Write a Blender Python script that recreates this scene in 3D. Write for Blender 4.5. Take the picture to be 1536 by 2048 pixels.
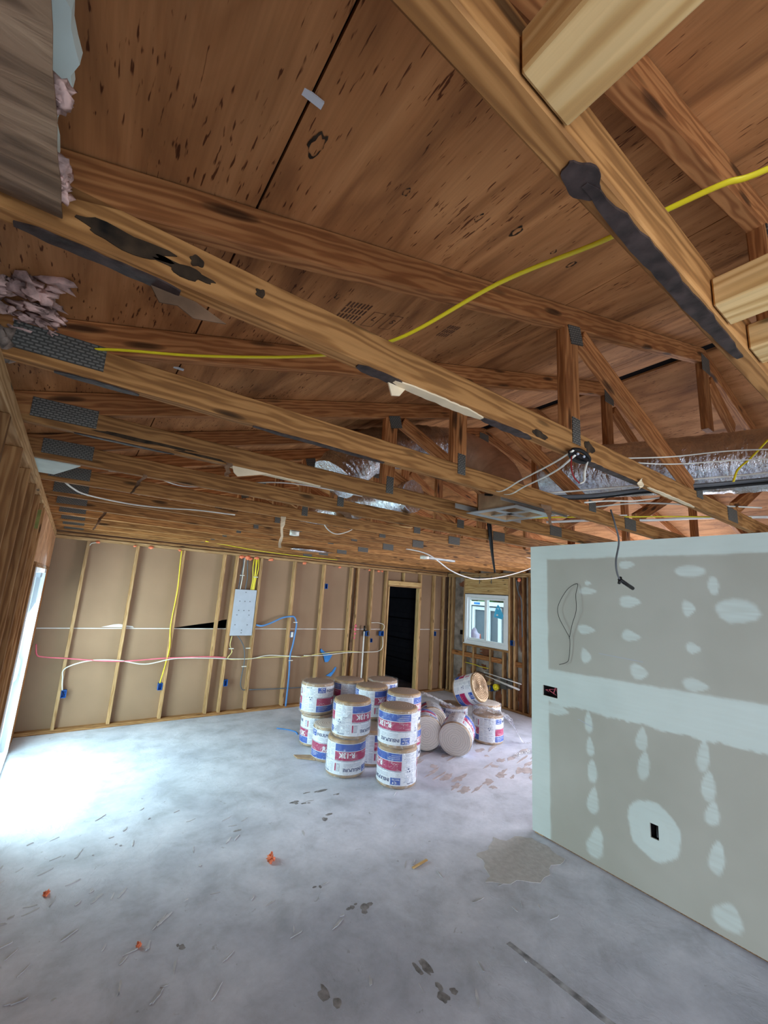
import bpy, bmesh, math, random
from mathutils import Vector, Matrix, noise
for _o in list(bpy.data.objects): bpy.data.objects.remove(_o)
S = bpy.context.scene
C = S.collection
PI = math.pi
random.seed(11)

# ------------------------------------------------------------ camera
cam = bpy.data.objects.new('camera', bpy.data.cameras.new('camera')); C.objects.link(cam)
cr = Vector((0.80871616, -0.58508938, 0.06040363)); cu = Vector((-0.16064995, -0.12092213, 0.97957615)); cf = Vector((0.56583547, 0.8019029, 0.19178626))
cam.matrix_world = Matrix((( cr.x, cu.x, -cf.x, 0), (cr.y, cu.y, -cf.y, 0), (cr.z, cu.z, -cf.z, 1.9057), (0, 0, 0, 1)))
cam.data.sensor_fit = 'VERTICAL'; cam.data.sensor_height = 36.0; cam.data.lens = 838.59/2048*36.0
cam.data.clip_start = 0.02; cam.data.clip_end = 200
S.camera = cam
# ------------------------------------------------------------ world, lights, exposure
W = bpy.data.worlds.new('sky'); S.world = W; W.use_nodes = True
bg = W.node_tree.nodes['Background']; bg.inputs[0].default_value = (0.72, 0.87, 1.0, 1); bg.inputs[1].default_value = 2.2
def area(name, loc, target, sx, sy, energy, color):
    l = bpy.data.lights.new(name, 'AREA'); l.shape = 'RECTANGLE'; l.size = sx; l.size_y = sy; l.energy = energy; l.color = color
    o = bpy.data.objects.new(name, l); C.objects.link(o); o.location = loc
    o.rotation_euler = (Vector(target)-Vector(loc)).to_track_quat('-Z', 'Y').to_euler()
    return o
area('daylight_slider', (-0.75, 5.05, 1.15), (2.0, 4.4, 0.2), 2.4, 2.0, 215, (0.74, 0.91, 0.98))
area('daylight_west_opening', (-0.62, -1.9, 1.2), (2.4, -0.6, 0.9), 2.6, 2.0, 72, (0.80, 0.89, 1.0))
area('daylight_front_opening', (1.8, -3.9, 1.2), (1.8, 0.6, 0.4), 3.4, 1.9, 20, (0.84, 0.92, 1.0))
area('daylight_east_opening', (6.9, 2.2, 1.35), (3.2, 4.6, 0.4), 2.6, 1.7, 140, (0.90, 0.91, 1.0))
S.view_settings.view_transform = 'Standard'; S.view_settings.look = 'None'
S.view_settings.exposure = 0.5; S.view_settings.gamma = 1.0; S.view_settings.use_curve_mapping = False

# ------------------------------------------------------------ materials
def lin(c):
    f = lambda v: (v/255/12.92) if v/255 <= 0.04045 else ((v/255+0.055)/1.055)**2.4
    return (f(c[0]), f(c[1]), f(c[2]), 1)
class NT:
    def __init__(s, name, rough=0.6, metal=0.0, spec=0.3):
        s.m = bpy.data.materials.new(name); s.m.use_nodes = True; s.t = s.m.node_tree; s.n = s.t.nodes; s.b = s.n['Principled BSDF']
        s.b.inputs['Roughness'].default_value = rough; s.b.inputs['Metallic'].default_value = metal; s.b.inputs['Specular IOR Level'].default_value = spec
    def add(s, typ, **kw):
        x = s.n.new(typ)
        for k, v in kw.items():
            if hasattr(x, k): setattr(x, k, v)
            else: x.inputs[k.replace('_', ' ').title()].default_value = v
        return x
    def link(s, a, b): s.t.links.new(a, b)
    def coord(s, scale=(1, 1, 1), kind='Object', rand=False):
        tc = s.add('ShaderNodeTexCoord'); mp = s.add('ShaderNodeMapping'); mp.inputs['Scale'].default_value = scale
        src = tc.outputs[kind]
        if rand:
            oi = s.add('ShaderNodeObjectInfo'); mu = s.add('ShaderNodeVectorMath', operation='MULTIPLY'); cb = s.add('ShaderNodeCombineXYZ')
            for i in range(3): s.link(oi.outputs['Random'], cb.inputs[i])
            s.link(cb.outputs[0], mu.inputs[0]); mu.inputs[1].default_value = (37.0, 0.13, 0.09)
            ad = s.add('ShaderNodeVectorMath', operation='ADD'); s.link(src, ad.inputs[0]); s.link(mu.outputs[0], ad.inputs[1]); src = ad.outputs[0]
        s.link(src, mp.inputs[0]); return mp.outputs[0]
    def noise(s, vec, scale, detail=3, dist=0.0, rough=0.5):
        x = s.add('ShaderNodeTexNoise'); s.link(vec, x.inputs['Vector'])
        x.inputs['Scale'].default_value = scale; x.inputs['Detail'].default_value = detail; x.inputs['Distortion'].default_value = dist; x.inputs['Roughness'].default_value = rough
        return x.outputs['Fac']
    def ramp(s, fac, stops):
        x = s.add('ShaderNodeValToRGB'); s.link(fac, x.inputs[0]); e = x.color_ramp.elements
        while len(e) < len(stops): e.new(0.5)
        for i, (p, c) in enumerate(stops):
            e[i].position = p; e[i].color = c if len(c) == 4 else (*c, 1)
        return x.outputs[0]
    def mix(s, fac, a, b, mode='MIX'):
        x = s.add('ShaderNodeMix', data_type='RGBA', blend_type=mode)
        for i, v in ((0, fac), (6, a), (7, b)):
            if hasattr(v, 'is_linked'): s.link(v, x.inputs[i])
            elif i == 0: x.inputs[0].default_value = v
            else: x.inputs[i].default_value = v
        return x.outputs[2]
    def bump(s, h, strength=0.2, dist=0.01):
        x = s.add('ShaderNodeBump'); x.inputs['Strength'].default_value = strength; x.inputs['Distance'].default_value = dist
        s.link(h, x.inputs['Height']); s.link(x.outputs[0], s.b.inputs['Normal'])
    def base(s, c):
        if hasattr(c, 'is_linked'): s.link(c, s.b.inputs['Base Color'])
        else: s.b.inputs['Base Color'].default_value = c
        return s.m
def g(v): return (v, v, v, 1)
def plain(name, rgb, rough=0.6, metal=0.0, var=0.06, spec=0.3, scale=9, bump=0.0):
    t = NT(name, rough, metal, spec); v = t.coord(); f = t.noise(v, scale, 4)
    c = lin(rgb); d = tuple(x*(1-var*3) for x in c[:3])+(1,); e = tuple(min(1, x*(1+var*2)) for x in c[:3])+(1,)
    if bump: t.bump(f, bump)
    return t.base(t.ramp(f, [(0.3, d), (0.7, e)]))
def wood(name, light, mid, dark, freq=26, knot=0.16, stain=0.35):
    t = NT(name, 0.72, 0, 0.22)
    v = t.coord((0.12, 1, 1), rand=True)
    w = t.add('ShaderNodeTexWave', wave_type='RINGS', rings_direction='X', wave_profile='SIN'); t.link(v, w.inputs['Vector'])
    w.inputs['Scale'].default_value = freq*.62; w.inputs['Distortion'].default_value = 7.0; w.inputs['Detail'].default_value = 1.5; w.inputs['Detail Scale'].default_value = 2.6
    rings = t.ramp(w.outputs['Fac'], [(0.1, lin(light)), (0.7, lin(mid)), (1.0, lin(tuple((a+2*b)/3 for a, b in zip(dark, mid))))])
    v2 = t.coord((1.2, 130, 130), rand=True); fine = t.noise(v2, 1.0, 3)
    c = t.mix(0.3, rings, t.ramp(fine, [(0.3, g(0.45)), (0.7, g(1.0))]), 'MULTIPLY')
    v3 = t.coord((0.8, 3, 3), rand=True); bl = t.noise(v3, 2.0, 3)
    c = t.mix(stain, c, t.ramp(bl, [(0.3, g(0.42)), (0.65, g(1.05))]), 'MULTIPLY')
    v4 = t.coord((3.0, 14, 14), rand=True); vo = t.add('ShaderNodeTexVoronoi'); t.link(v4, vo.inputs['Vector']); vo.inputs['Scale'].default_value = 1.0
    kn = t.ramp(vo.outputs['Distance'], [(knot*0.6, g(0.10)), (knot, g(0.45)), (knot*1.25, g(1))])
    c = t.mix(0.85, c, kn, 'MULTIPLY')
    t.bump(fine, 0.25, 0.003)
    oi = t.add('ShaderNodeObjectInfo'); hs = t.add('ShaderNodeHueSaturation'); mr = t.add('ShaderNodeMapRange')
    t.link(oi.outputs['Random'], mr.inputs[0]); mr.inputs[3].default_value = 0.8; mr.inputs[4].default_value = 1.2
    t.link(mr.outputs[0], hs.inputs['Value']); t.link(c, hs.inputs['Color'])
    return t.base(hs.outputs[0])
M = {}
M['chord'] = wood('pine_chord', (178, 128, 76), (150, 103, 57), (112, 75, 42))
M['web'] = wood('pine_web', (186, 126, 76), (160, 101, 57), (120, 72, 38), 30)
M['stud'] = wood('pine_stud', (208, 168, 122), (188, 146, 98), (148, 106, 64), 22, 0.12, 0.45)
M['oldstud'] = wood('pine_old', (170, 128, 84), (146, 102, 62), (108, 74, 44), 22, 0.12, 0.5)
M['block'] = wood('pine_block', (226, 190, 134), (208, 168, 110), (176, 130, 78), 18, 0.10, 0.3)
def ply(name, a, b, c_, yscale=1.0, splits=True):
    t = NT(name, 0.75, 0, 0.2)
    v = t.coord((6, 1.3*yscale, 6)); f = t.noise(v, 1.3, 5, 1.4)
    col = t.ramp(f, [(0.28, lin(c_)), (0.48, lin(b)), (0.72, lin(a))])
    vb = t.coord((2.2, 1.2, 2.2)); bl = t.noise(vb, 1.4, 4, 0.5)
    col = t.mix(0.8, col, t.ramp(bl, [(0.3, (0.58, 0.54, 0.50, 1)), (0.5, (0.9, 0.84, 0.8, 1)), (0.7, (1.1, 1.05, 1.0, 1))]), 'MULTIPLY')
    vf = t.coord((170, 5, 170)); ff = t.noise(vf, 1.0, 3)
    col = t.mix(0.3, col, t.ramp(ff, [(0.3, g(0.6)), (0.62, g(1.05))]), 'MULTIPLY')
    if splits:
        vs = t.coord((150, 22, 150)); s1 = t.noise(vs, 1.0, 2, 0.25); vm = t.coord((5, 4, 5)); s2 = t.noise(vm, 1.0, 2)
        su = t.add('ShaderNodeMath', operation='MULTIPLY_ADD'); t.link(s2, su.inputs[0]); su.inputs[1].default_value = 0.35; t.link(s1, su.inputs[2])
        col = t.mix(1.0, col, t.ramp(su.outputs[0], [(0.0, g(1)), (0.83, g(1)), (0.89, (0.25, 0.17, 0.13, 1))]), 'MULTIPLY')
        vk = t.coord((5, 2.6, 5)); vo = t.add('ShaderNodeTexVoronoi'); t.link(vk, vo.inputs['Vector']); vo.inputs['Scale'].default_value = 1.0
        col = t.mix(1.0, col, t.ramp(vo.outputs['Distance'], [(0.0, g(0.5)), (0.018, g(0.75)), (0.028, (0.2, 0.14, 0.1, 1)), (0.036, g(1))]), 'MULTIPLY')
    t.bump(ff, 0.2, 0.002)
    return t.base(col)
M['ply'] = ply('roof_plywood', (204, 148, 98), (178, 124, 78), (132, 88, 54))
M['lvl'] = ply('header_plywood', (214, 172, 134), (192, 146, 108), (160, 116, 80), splits=False)
# concrete
t = NT('concrete', 0.5, 0, 0.3); v = t.coord(); a = t.noise(v, 0.7, 5, 0.3, 0.6); b = t.noise(v, 3.2, 8, 0.35, 0.62); c = t.noise(v, 26, 5, 0, 0.7)
col = t.ramp(b, [(0.30, lin((182, 186, 196))), (0.5, lin((207, 211, 223))), (0.7, lin((223, 226, 238)))])
col = t.mix(0.8, col, t.ramp(a, [(0.36, (0.66, 0.68, 0.72, 1)), (0.5, (0.92, 0.94, 0.96, 1)), (0.62, (1.06, 1.06, 1.08, 1))]), 'MULTIPLY')
sp = t.noise(v, 11, 4, 0.8, 0.75); col = t.mix(0.7, col, t.ramp(sp, [(0.0, (0.4, 0.38, 0.36, 1)), (0.28, (0.55, 0.52, 0.5, 1)), (0.35, g(1))]), 'MULTIPLY')
col = t.mix(0.3, col, t.ramp(c, [(0.3, g(0.75)), (0.6, g(1.04))]), 'MULTIPLY')
vp = t.noise(v, 3.0, 7, 0.5, 0.65)
t.bump(t.mix(0.35, t.ramp(vp, [(0.46, g(0)), (0.5, g(1)), (0.53, g(0.5))]), c), 0.3, 0.004)
M['concrete'] = t.base(col)
M['mortar'] = plain('mortar_residue', (194, 192, 192), 0.9, var=0.04, scale=26, bump=0.3)
M['joint_dark'] = plain('slab_joint', (158, 160, 166), 0.9, var=0.25, scale=14)
M['wornbrown'] = plain('brown_scuffs', (182, 172, 172), 0.8, var=0.08, scale=12)
M['smudge'] = plain('dark_smudge', (142, 140, 142), 0.8, var=0.2, scale=18)
M['chipdust'] = plain('plaster_lumps', (198, 200, 206), 0.9, var=0.1)
M['brown'] = plain('brown_sheathing', (150, 121, 96), 0.85, var=0.03, scale=2)
M['sheet'] = plain('foil_sheathing', (150, 138, 130), 0.45, 0.25, var=0.2, scale=6, bump=0.2)
M['rust'] = plain('brown_board_stain', (120, 74, 52), 0.9, var=0.15)
M['seamwhite'] = plain('gypsum_edge', (226, 220, 214), 0.9)
M['drywall'] = plain('grey_drywall_paper', (180, 178, 168), 0.9, var=0.015, scale=1.3, spec=0.1)
M['mud'] = plain('joint_compound', (208, 216, 212), 0.85, var=0.02, scale=3, spec=0.1)
M['void'] = plain('dark_cavity', (26, 22, 24), 0.9)
M['black'] = plain('black_plastic', (22, 22, 24), 0.45)
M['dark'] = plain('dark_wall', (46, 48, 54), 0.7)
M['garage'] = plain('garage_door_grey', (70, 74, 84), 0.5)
M['smear'] = plain('dark_adhesive', (62, 50, 48), 0.55, var=0.2, scale=30, bump=0.4)
M['mould'] = plain('black_mould', (58, 44, 30), 0.9, var=0.3, scale=20)
M['paper'] = plain('torn_ceiling_paper', (224, 204, 172), 0.9)
M['paperbrown'] = plain('torn_brown_paper', (120, 92, 70), 0.9, var=0.2)
M['kraft'] = plain('kraft_paper', (176, 146, 114), 0.55, var=0.08, scale=14, bump=0.1)
t = NT('wrinkled_kraft_facing', 0.6, 0, 0.3); v = t.coord((4, 30, 4)); f = t.noise(v, 1.0, 4, 1.2); t.bump(f, 0.5, 0.01)
M['oldkraft'] = t.base(t.ramp(f, [(0.3, lin((100, 78, 60))), (0.55, lin((146, 118, 94))), (0.75, lin((162, 134, 108)))]))
M['foamboard'] = plain('white_foam_board', (214, 226, 218), 0.8, var=0.03)
M['fluff'] = plain('pink_glass_wool', (206, 170, 160), 0.95, var=0.22, scale=26, bump=0.9)
M['fluffgrey'] = plain('grey_glass_wool', (150, 132, 120), 0.95, var=0.3, scale=22, bump=0.9)
M['yellow'] = plain('yellow_sheath', (232, 214, 40), 0.35, var=0.02, spec=0.5)
M['white'] = plain('white_sheath', (222, 220, 210), 0.45, spec=0.5)
M['vinyl'] = plain('white_vinyl', (236, 240, 244), 0.35, var=0.01, spec=0.5)
M['grey'] = plain('grey_metal_box', (176, 182, 192), 0.5, 0.1, var=0.02)
M['greycable'] = plain('grey_sheath', (96, 98, 102), 0.5)
M['pink'] = plain('pink_cable', (228, 112, 128), 0.5)
M['bluebox'] = plain('blue_box_plastic', (34, 92, 168), 0.45)
M['bluetube'] = plain('blue_conduit', (92, 140, 196), 0.45, var=0.03)
M['bluetape'] = plain('blue_tape', (64, 140, 216), 0.7)
M['orange'] = plain('orange_foam', (244, 138, 100), 0.85, bump=0.4, scale=40)
M['pvc'] = plain('white_pvc', (232, 230, 226), 0.4)
M['label'] = plain('white_label', (228, 232, 240), 0.4, var=0.01)
M['lblue'] = plain('label_blue', (44, 86, 176), 0.4, var=0.03)
M['lmag'] = plain('label_magenta', (176, 36, 92), 0.4, var=0.03)
M['lnavy'] = plain('label_navy_ink', (40, 56, 110), 0.5, var=0.02)
M['lwhite'] = plain('label_white_ink', (236, 238, 242), 0.5, var=0.0)
M['lgrey'] = plain('label_grey_print', (166, 174, 194), 0.5, var=0.02)
M['stamp'] = plain('faint_stamp_ink', (92, 60, 42), 0.8, var=0.1)
M['skin_end'] = plain('unfaced_batt_end', (214, 206, 196), 0.95, var=0.04, scale=30, bump=0.4)
M['redink'] = plain('red_print', (128, 30, 30), 0.7)
M['green'] = plain('hedge_green', (96, 132, 84), 0.9, var=0.2, scale=3)
M['neigh'] = plain('neighbour_grey_wall', (112, 120, 130), 0.8, var=0.02)
M['ground'] = plain('pale_ground', (190, 190, 184), 0.9)
M['lav'] = plain('lavender_sheet', (190, 180, 204), 0.6, var=0.05)
M['sticker'] = plain('cyan_sticker', (90, 200, 250), 0.4)
M['redboard'] = plain('red_board', (200, 110, 90), 0.7)
t = NT('galvanised_plate', 0.6, 0.2, 0.4); v = t.coord((1, 1, 1)); w = t.add('ShaderNodeTexBrick'); t.link(v, w.inputs['Vector'])
mp = t.add('ShaderNodeMapping'); tc = t.add('ShaderNodeTexCoord'); t.link(tc.outputs['Object'], mp.inputs[0]); mp.inputs['Rotation'].default_value = (PI/2, 0, 0)
t.link(mp.outputs[0], w.inputs['Vector']); w.inputs['Scale'].default_value = 9; w.inputs['Mortar Size'].default_value = 0.02
w.inputs['Color1'].default_value = lin((106, 104, 98)); w.inputs['Color2'].default_value = lin((116, 113, 106)); w.inputs['Mortar'].default_value = lin((66, 64, 60))
w.inputs['Brick Width'].default_value = 0.16; w.inputs['Row Height'].default_value = 0.08
M['plate'] = t.base(w.outputs['Color'])
t = NT('foil_duct_wrap', 0.22, 1.0, 0.6); v = t.coord(); f = t.noise(t.coord((1, 1, 0.35)), 55, 4, 1.0, 0.6); f2 = t.noise(v, 7, 3, 1.0)
t.bump(t.mix(0.4, f, f2), 0.7, 0.02); M['foil'] = t.base(t.ramp(f2, [(0.3, lin((196, 200, 212))), (0.7, lin((236, 236, 240)))]))
M['ductboard'] = plain('brown_duct_liner', (176, 134, 104), 0.5, 0.1, var=0.1, scale=8)
M['sheetmetal'] = plain('galvanised_sheet', (188, 194, 196), 0.3, 0.8, var=0.08, scale=7)
# glass with a faint green cast, and clear wrap
def clear(name, tint, gloss, rough=0.08, wrinkle=0.0, white=0.0):
    m = bpy.data.materials.new(name); m.use_nodes = True; n = m.node_tree.nodes; L = m.node_tree.links; n.clear()
    out = n.new('ShaderNodeOutputMaterial'); tr = n.new('ShaderNodeBsdfTransparent'); gl = n.new('ShaderNodeBsdfGlossy'); df = n.new('ShaderNodeBsdfDiffuse')
    tr.inputs[0].default_value = tint; gl.inputs[1].default_value = rough; df.inputs[0].default_value = (0.85, 0.88, 0.95, 1)
    m1 = n.new('ShaderNodeMixShader'); m2 = n.new('ShaderNodeMixShader'); m1.inputs[0].default_value = white
    L.new(tr.outputs[0], m1.inputs[1]); L.new(df.outputs[0], m1.inputs[2]); L.new(m1.outputs[0], m2.inputs[1]); L.new(gl.outputs[0], m2.inputs[2]); m2.inputs[0].default_value = gloss
    if wrinkle:
        tc = n.new('ShaderNodeTexCoord'); nz = n.new('ShaderNodeTexNoise'); nz.inputs['Scale'].default_value = 14; nz.inputs['Detail'].default_value = 5; nz.inputs['Distortion'].default_value = 2.0
        bp = n.new('ShaderNodeBump'); bp.inputs['Strength'].default_value = wrinkle; bp.inputs['Distance'].default_value = 0.03
        L.new(tc.outputs['Object'], nz.inputs['Vector']); L.new(nz.outputs['Fac'], bp.inputs['Height']); L.new(bp.outputs[0], gl.inputs['Normal']); L.new(bp.outputs[0], df.inputs['Normal'])
        cr_ = n.new('ShaderNodeValToRGB'); cr_.color_ramp.elements[0].position = 0.5; cr_.color_ramp.elements[1].position = 0.68
        cr_.color_ramp.elements[0].color = (white, white, white, 1); cr_.color_ramp.elements[1].color = (white+0.25,)*3+(1,)
        L.new(nz.outputs['Fac'], cr_.inputs[0]); L.new(cr_.outputs[0], m1.inputs[0])
    L.new(m2.outputs[0], out.inputs[0]); return m
M['glass'] = clear('green_tinted_glass', (0.90, 0.98, 0.96, 1), 0.06, 0.02)
M['wrap'] = clear('clear_plastic_wrap', (1, 1, 1, 1), 0.07, 0.16, 0.9, 0.02)
M['film'] = clear('loose_plastic_film', (1, 1, 1, 1), 0.16, 0.15, 1.0, 0.22)
# batt end with spiral winding
def spiral(name, a, b, contrast):
    t = NT(name, 0.9, 0, 0.1); tc = t.add('ShaderNodeTexCoord'); w = t.add('ShaderNodeTexWave', wave_type='RINGS', rings_direction='Z'); t.link(tc.outputs['Object'], w.inputs['Vector'])
    w.inputs['Scale'].default_value = 12; w.inputs['Distortion'].default_value = 3.0; w.inputs['Detail'].default_value = 2; w.inputs['Detail Scale'].default_value = 2.0
    t.bump(w.outputs['Fac'], contrast, 0.02)
    return t.base(t.ramp(w.outputs['Fac'], [(0.1, lin(b)), (0.5, lin(a))]))
M['end_kraft'] = spiral('wound_kraft_end', (166, 148, 136), (152, 134, 122), 0.15)
M['end_pale'] = spiral('wound_pale_end', (212, 204, 196), (196, 188, 182), 0.2)
M['end_spiral'] = spiral('wound_striped_end', (222, 196, 164), (200, 168, 134), 0.8)

# ------------------------------------------------------------ mesh helpers
def tagp(o, label=None, cat=None, group=None, kind=None):
    if label: o['label'] = label
    if cat: o['category'] = cat
    if group: o['group'] = group
    if kind: o['kind'] = kind
    return o
def empty(name, loc=(0, 0, 0), label=None, cat=None, group=None):
    o = bpy.data.objects.new(name, None); C.objects.link(o); o.location = loc; o.empty_display_size = 0.1
    return tagp(o, label, cat, group)
class MB:
    def __init__(s): s.bm = bmesh.new()
    def quad(s, pts):
        vs = [s.bm.verts.new(p) for p in pts]
        return s.bm.faces.new(vs)
    def box(s, a, b, mi=0):
        x0, y0, z0 = a; x1, y1, z1 = b
        v = [s.bm.verts.new(p) for p in ((x0,y0,z0),(x1,y0,z0),(x1,y1,z0),(x0,y1,z0),(x0,y0,z1),(x1,y0,z1),(x1,y1,z1),(x0,y1,z1))]
        for f in ((0,3,2,1),(4,5,6,7),(0,1,5,4),(1,2,6,5),(2,3,7,6),(3,0,4,7)):
            s.bm.faces.new([v[i] for i in f]).material_index = mi
        return s
    def bar(s, p0, p1, w, h, up=(0, 0, 1)):
        p0 = Vector(p0); p1 = Vector(p1); d = (p1-p0).normalized(); up = Vector(up); sx = d.cross(up).normalized(); uz = sx.cross(d)
        v = []
        for p in (p0, p1):
            for a, b in ((-1,-1),(1,-1),(1,1),(-1,1)): v.append(s.bm.verts.new(p+sx*a*w/2+uz*b*h/2))
        for f in ((3,2,1,0),(4,5,6,7),(0,1,5,4),(1,2,6,5),(2,3,7,6),(3,0,4,7)): s.bm.faces.new([v[i] for i in f])
        return s
    def tube(s, pts, r, seg=8, caps=True, flat=1.0, smooth=True, rfun=None, up0=(0, 0, 1)):
        pts = [Vector(p) for p in pts]; rings = []; up = Vector(up0)
        for i, p in enumerate(pts):
            d = (pts[min(i+1, len(pts)-1)]-pts[max(i-1, 0)])
            d = d.normalized() if d.length > 1e-9 else Vector((1, 0, 0))
            if abs(d.dot(up)) > 0.97: up = Vector((0.3, 1, 0.1)).normalized()
            sx = d.cross(up).normalized(); uz = sx.cross(d).normalized(); ring = []
            for k in range(seg):
                an = 2*PI*k/seg; rr = r if rfun is None else rfun(i, k, r)
                ring.append(s.bm.verts.new(p+sx*math.cos(an)*rr+uz*math.sin(an)*rr*flat))
            rings.append(ring); up = uz
        for i in range(len(rings)-1):
            for k in range(seg):
                f = s.bm.faces.new((rings[i][k], rings[i][(k+1)%seg], rings[i+1][(k+1)%seg], rings[i+1][k])); f.smooth = smooth
        if caps: s.bm.faces.new(rings[0][::-1]); s.bm.faces.new(rings[-1])
        return s
    def prism(s, poly, n0, n1):      # poly = list of 3D points; extruded by vector n1-n0 offsets
        a = [s.bm.verts.new(Vector(p)+Vector(n0)) for p in poly]; b = [s.bm.verts.new(Vector(p)+Vector(n1)) for p in poly]
        s.bm.faces.new(a[::-1]); s.bm.faces.new(b)
        for i in range(len(a)):
            j = (i+1) % len(a); s.bm.faces.new((a[i], a[j], b[j], b[i]))
        return s
    def lump(s, c, r, seed=0, amp=0.35, sub=2, freq=3.0, squash=(1, 1, 1)):
        q = bmesh.ops.create_icosphere(s.bm, subdivisions=sub, radius=1.0); c = Vector(c)
        for v in q['verts']:
            n = v.co.normalized(); k = 1+amp*noise.noise(n*freq+Vector((seed*7.1, seed*3.3, 0)))*2
            v.co = c+Vector((n.x*r*k*squash[0], n.y*r*k*squash[1], n.z*r*k*squash[2]))
            for f in v.link_faces: f.smooth = True
        return s
    def build(s, name, mat, parent=None, bevel=0.0, xf=None):
        bmesh.ops.recalc_face_normals(s.bm, faces=s.bm.faces)
        if bevel: bmesh.ops.bevel(s.bm, geom=[e for e in s.bm.edges if e.is_manifold and e.calc_face_angle(0) > 0.5], offset=bevel, segments=1, affect='EDGES')
        if xf: s.bm.transform(xf)
        me = bpy.data.meshes.new(name); s.bm.to_mesh(me); s.bm.free()
        for m in (mat if isinstance(mat, (list, tuple)) else [mat]): me.materials.append(m)
        o = bpy.data.objects.new(name, me); C.objects.link(o); o.parent = parent
        return o
def catmull(pts, n=8):
    P = [Vector(p) for p in pts]; P = [P[0]*2-P[1]]+P+[P[-1]*2-P[-2]]; out = []
    for i in range(1, len(P)-2):
        for k in range(n):
            u = k/n; a, b, c, d = P[i-1], P[i], P[i+1], P[i+2]
            out.append(0.5*((2*b)+(-a+c)*u+(2*a-5*b+4*c-d)*u*u+(-a+3*b-3*c+d)*u*u*u))
    out.append(P[-2]); return out
def cable(name, pts, r, mat, parent=None, flat=1.0, n=8, seg=8, **kw):
    o = MB().tube(catmull(pts, n), r, seg, flat=flat).build(name, mat, parent)
    return tagp(o, **kw)
def lumber(name, p0, p1, w, h, mat, parent=None, up=(0, 0, 1), bevel=0.003):
    """a straight piece of timber: local x runs along the grain"""
    p0 = Vector(p0); p1 = Vector(p1); L = (p1-p0).length; d = (p1-p0)/L; up = Vector(up); sy = up.cross(d).normalized(); uz = d.cross(sy)
    o = MB().box((0, -w/2, -h/2), (L, w/2, h/2)).build(name, mat, parent, bevel)
    m = Matrix(((d.x, sy.x, uz.x, p0.x), (d.y, sy.y, uz.y, p0.y), (d.z, sy.z, uz.z, p0.z), (0, 0, 0, 1)))
    o.matrix_basis = m; return o
def slab(axis, c0, c1, u0, u1, v0, v1, holes=()):
    """wall slab with real rectangular openings; axis 'x': u=y v=z, axis 'y': u=x v=z, axis 'z': u=x v=y"""
    holes = [(max(h[0], u0), min(h[1], u1), max(h[2], v0), min(h[3], v1)) for h in holes]
    us = sorted(set([u0, u1]+[h for q in holes for h in q[:2]])); vs = sorted(set([v0, v1]+[h for q in holes for h in q[2:]]))
    P = {'x': lambda c, u, v: (c, u, v), 'y': lambda c, u, v: (u, c, v), 'z': lambda c, u, v: (u, v, c)}[axis]
    def solid(i, j):
        if i < 0 or j < 0 or i >= len(us)-1 or j >= len(vs)-1: return False
        cu_, cv_ = (us[i]+us[i+1])/2, (vs[j]+vs[j+1])/2
        return not any(h[0] < cu_ < h[1] and h[2] < cv_ < h[3] for h in holes)
    b = MB()
    for i in range(len(us)-1):
        for j in range(len(vs)-1):
            if not solid(i, j): continue
            a, bb, c, d = us[i], us[i+1], vs[j], vs[j+1]
            for cc in (c0, c1): b.quad([P(cc, a, c), P(cc, bb, c), P(cc, bb, d), P(cc, a, d)])
            if not solid(i-1, j): b.quad([P(c0, a, c), P(c1, a, c), P(c1, a, d), P(c0, a, d)])
            if not solid(i+1, j): b.quad([P(c0, bb, c), P(c1, bb, c), P(c1, bb, d), P(c0, bb, d)])
            if not solid(i, j-1): b.quad([P(c0, a, c), P(c1, a, c), P(c1, bb, c), P(c0, bb, c)])
            if not solid(i, j+1): b.quad([P(c0, a, d), P(c1, a, d), P(c1, bb, d), P(c0, bb, d)])
    bmesh.ops.remove_doubles(b.bm, verts=b.bm.verts, dist=1e-5)
    return b
def struct(o): o['kind'] = 'structure'; return o
def blob_poly(cx, cy, rx, ry, n=22, jag=0.12, seed=0, rot=0.0, taper=0.0):
    out = []
    for i in range(n):
        a = 2*PI*i/n; k = 1+jag*2*noise.noise(Vector((math.cos(a)*1.6+seed*5.3, math.sin(a)*1.6, seed*2.1)))
        x = math.cos(a)*rx*k; y = math.sin(a)*ry*k; x *= 1+taper*y/max(ry, 1e-6)
        out.append((cx+x*math.cos(rot)-y*math.sin(rot), cy+x*math.sin(rot)+y*math.cos(rot)))
    return out
def copytree(o, parent=None):
    c = o.copy(); C.objects.link(c); c.parent = parent
    for ch in list(o.children): copytree(ch, c)
    return c
LW = Matrix.Translation((-0.225, 0, 0)) @ Matrix.Rotation(0.0125, 4, 'Z')    # the left wall runs very slightly out of square
ROOFZ = lambda x: 2.63+0.3*x if x < 2.84 else 3.482-0.24*(x-2.84)

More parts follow.
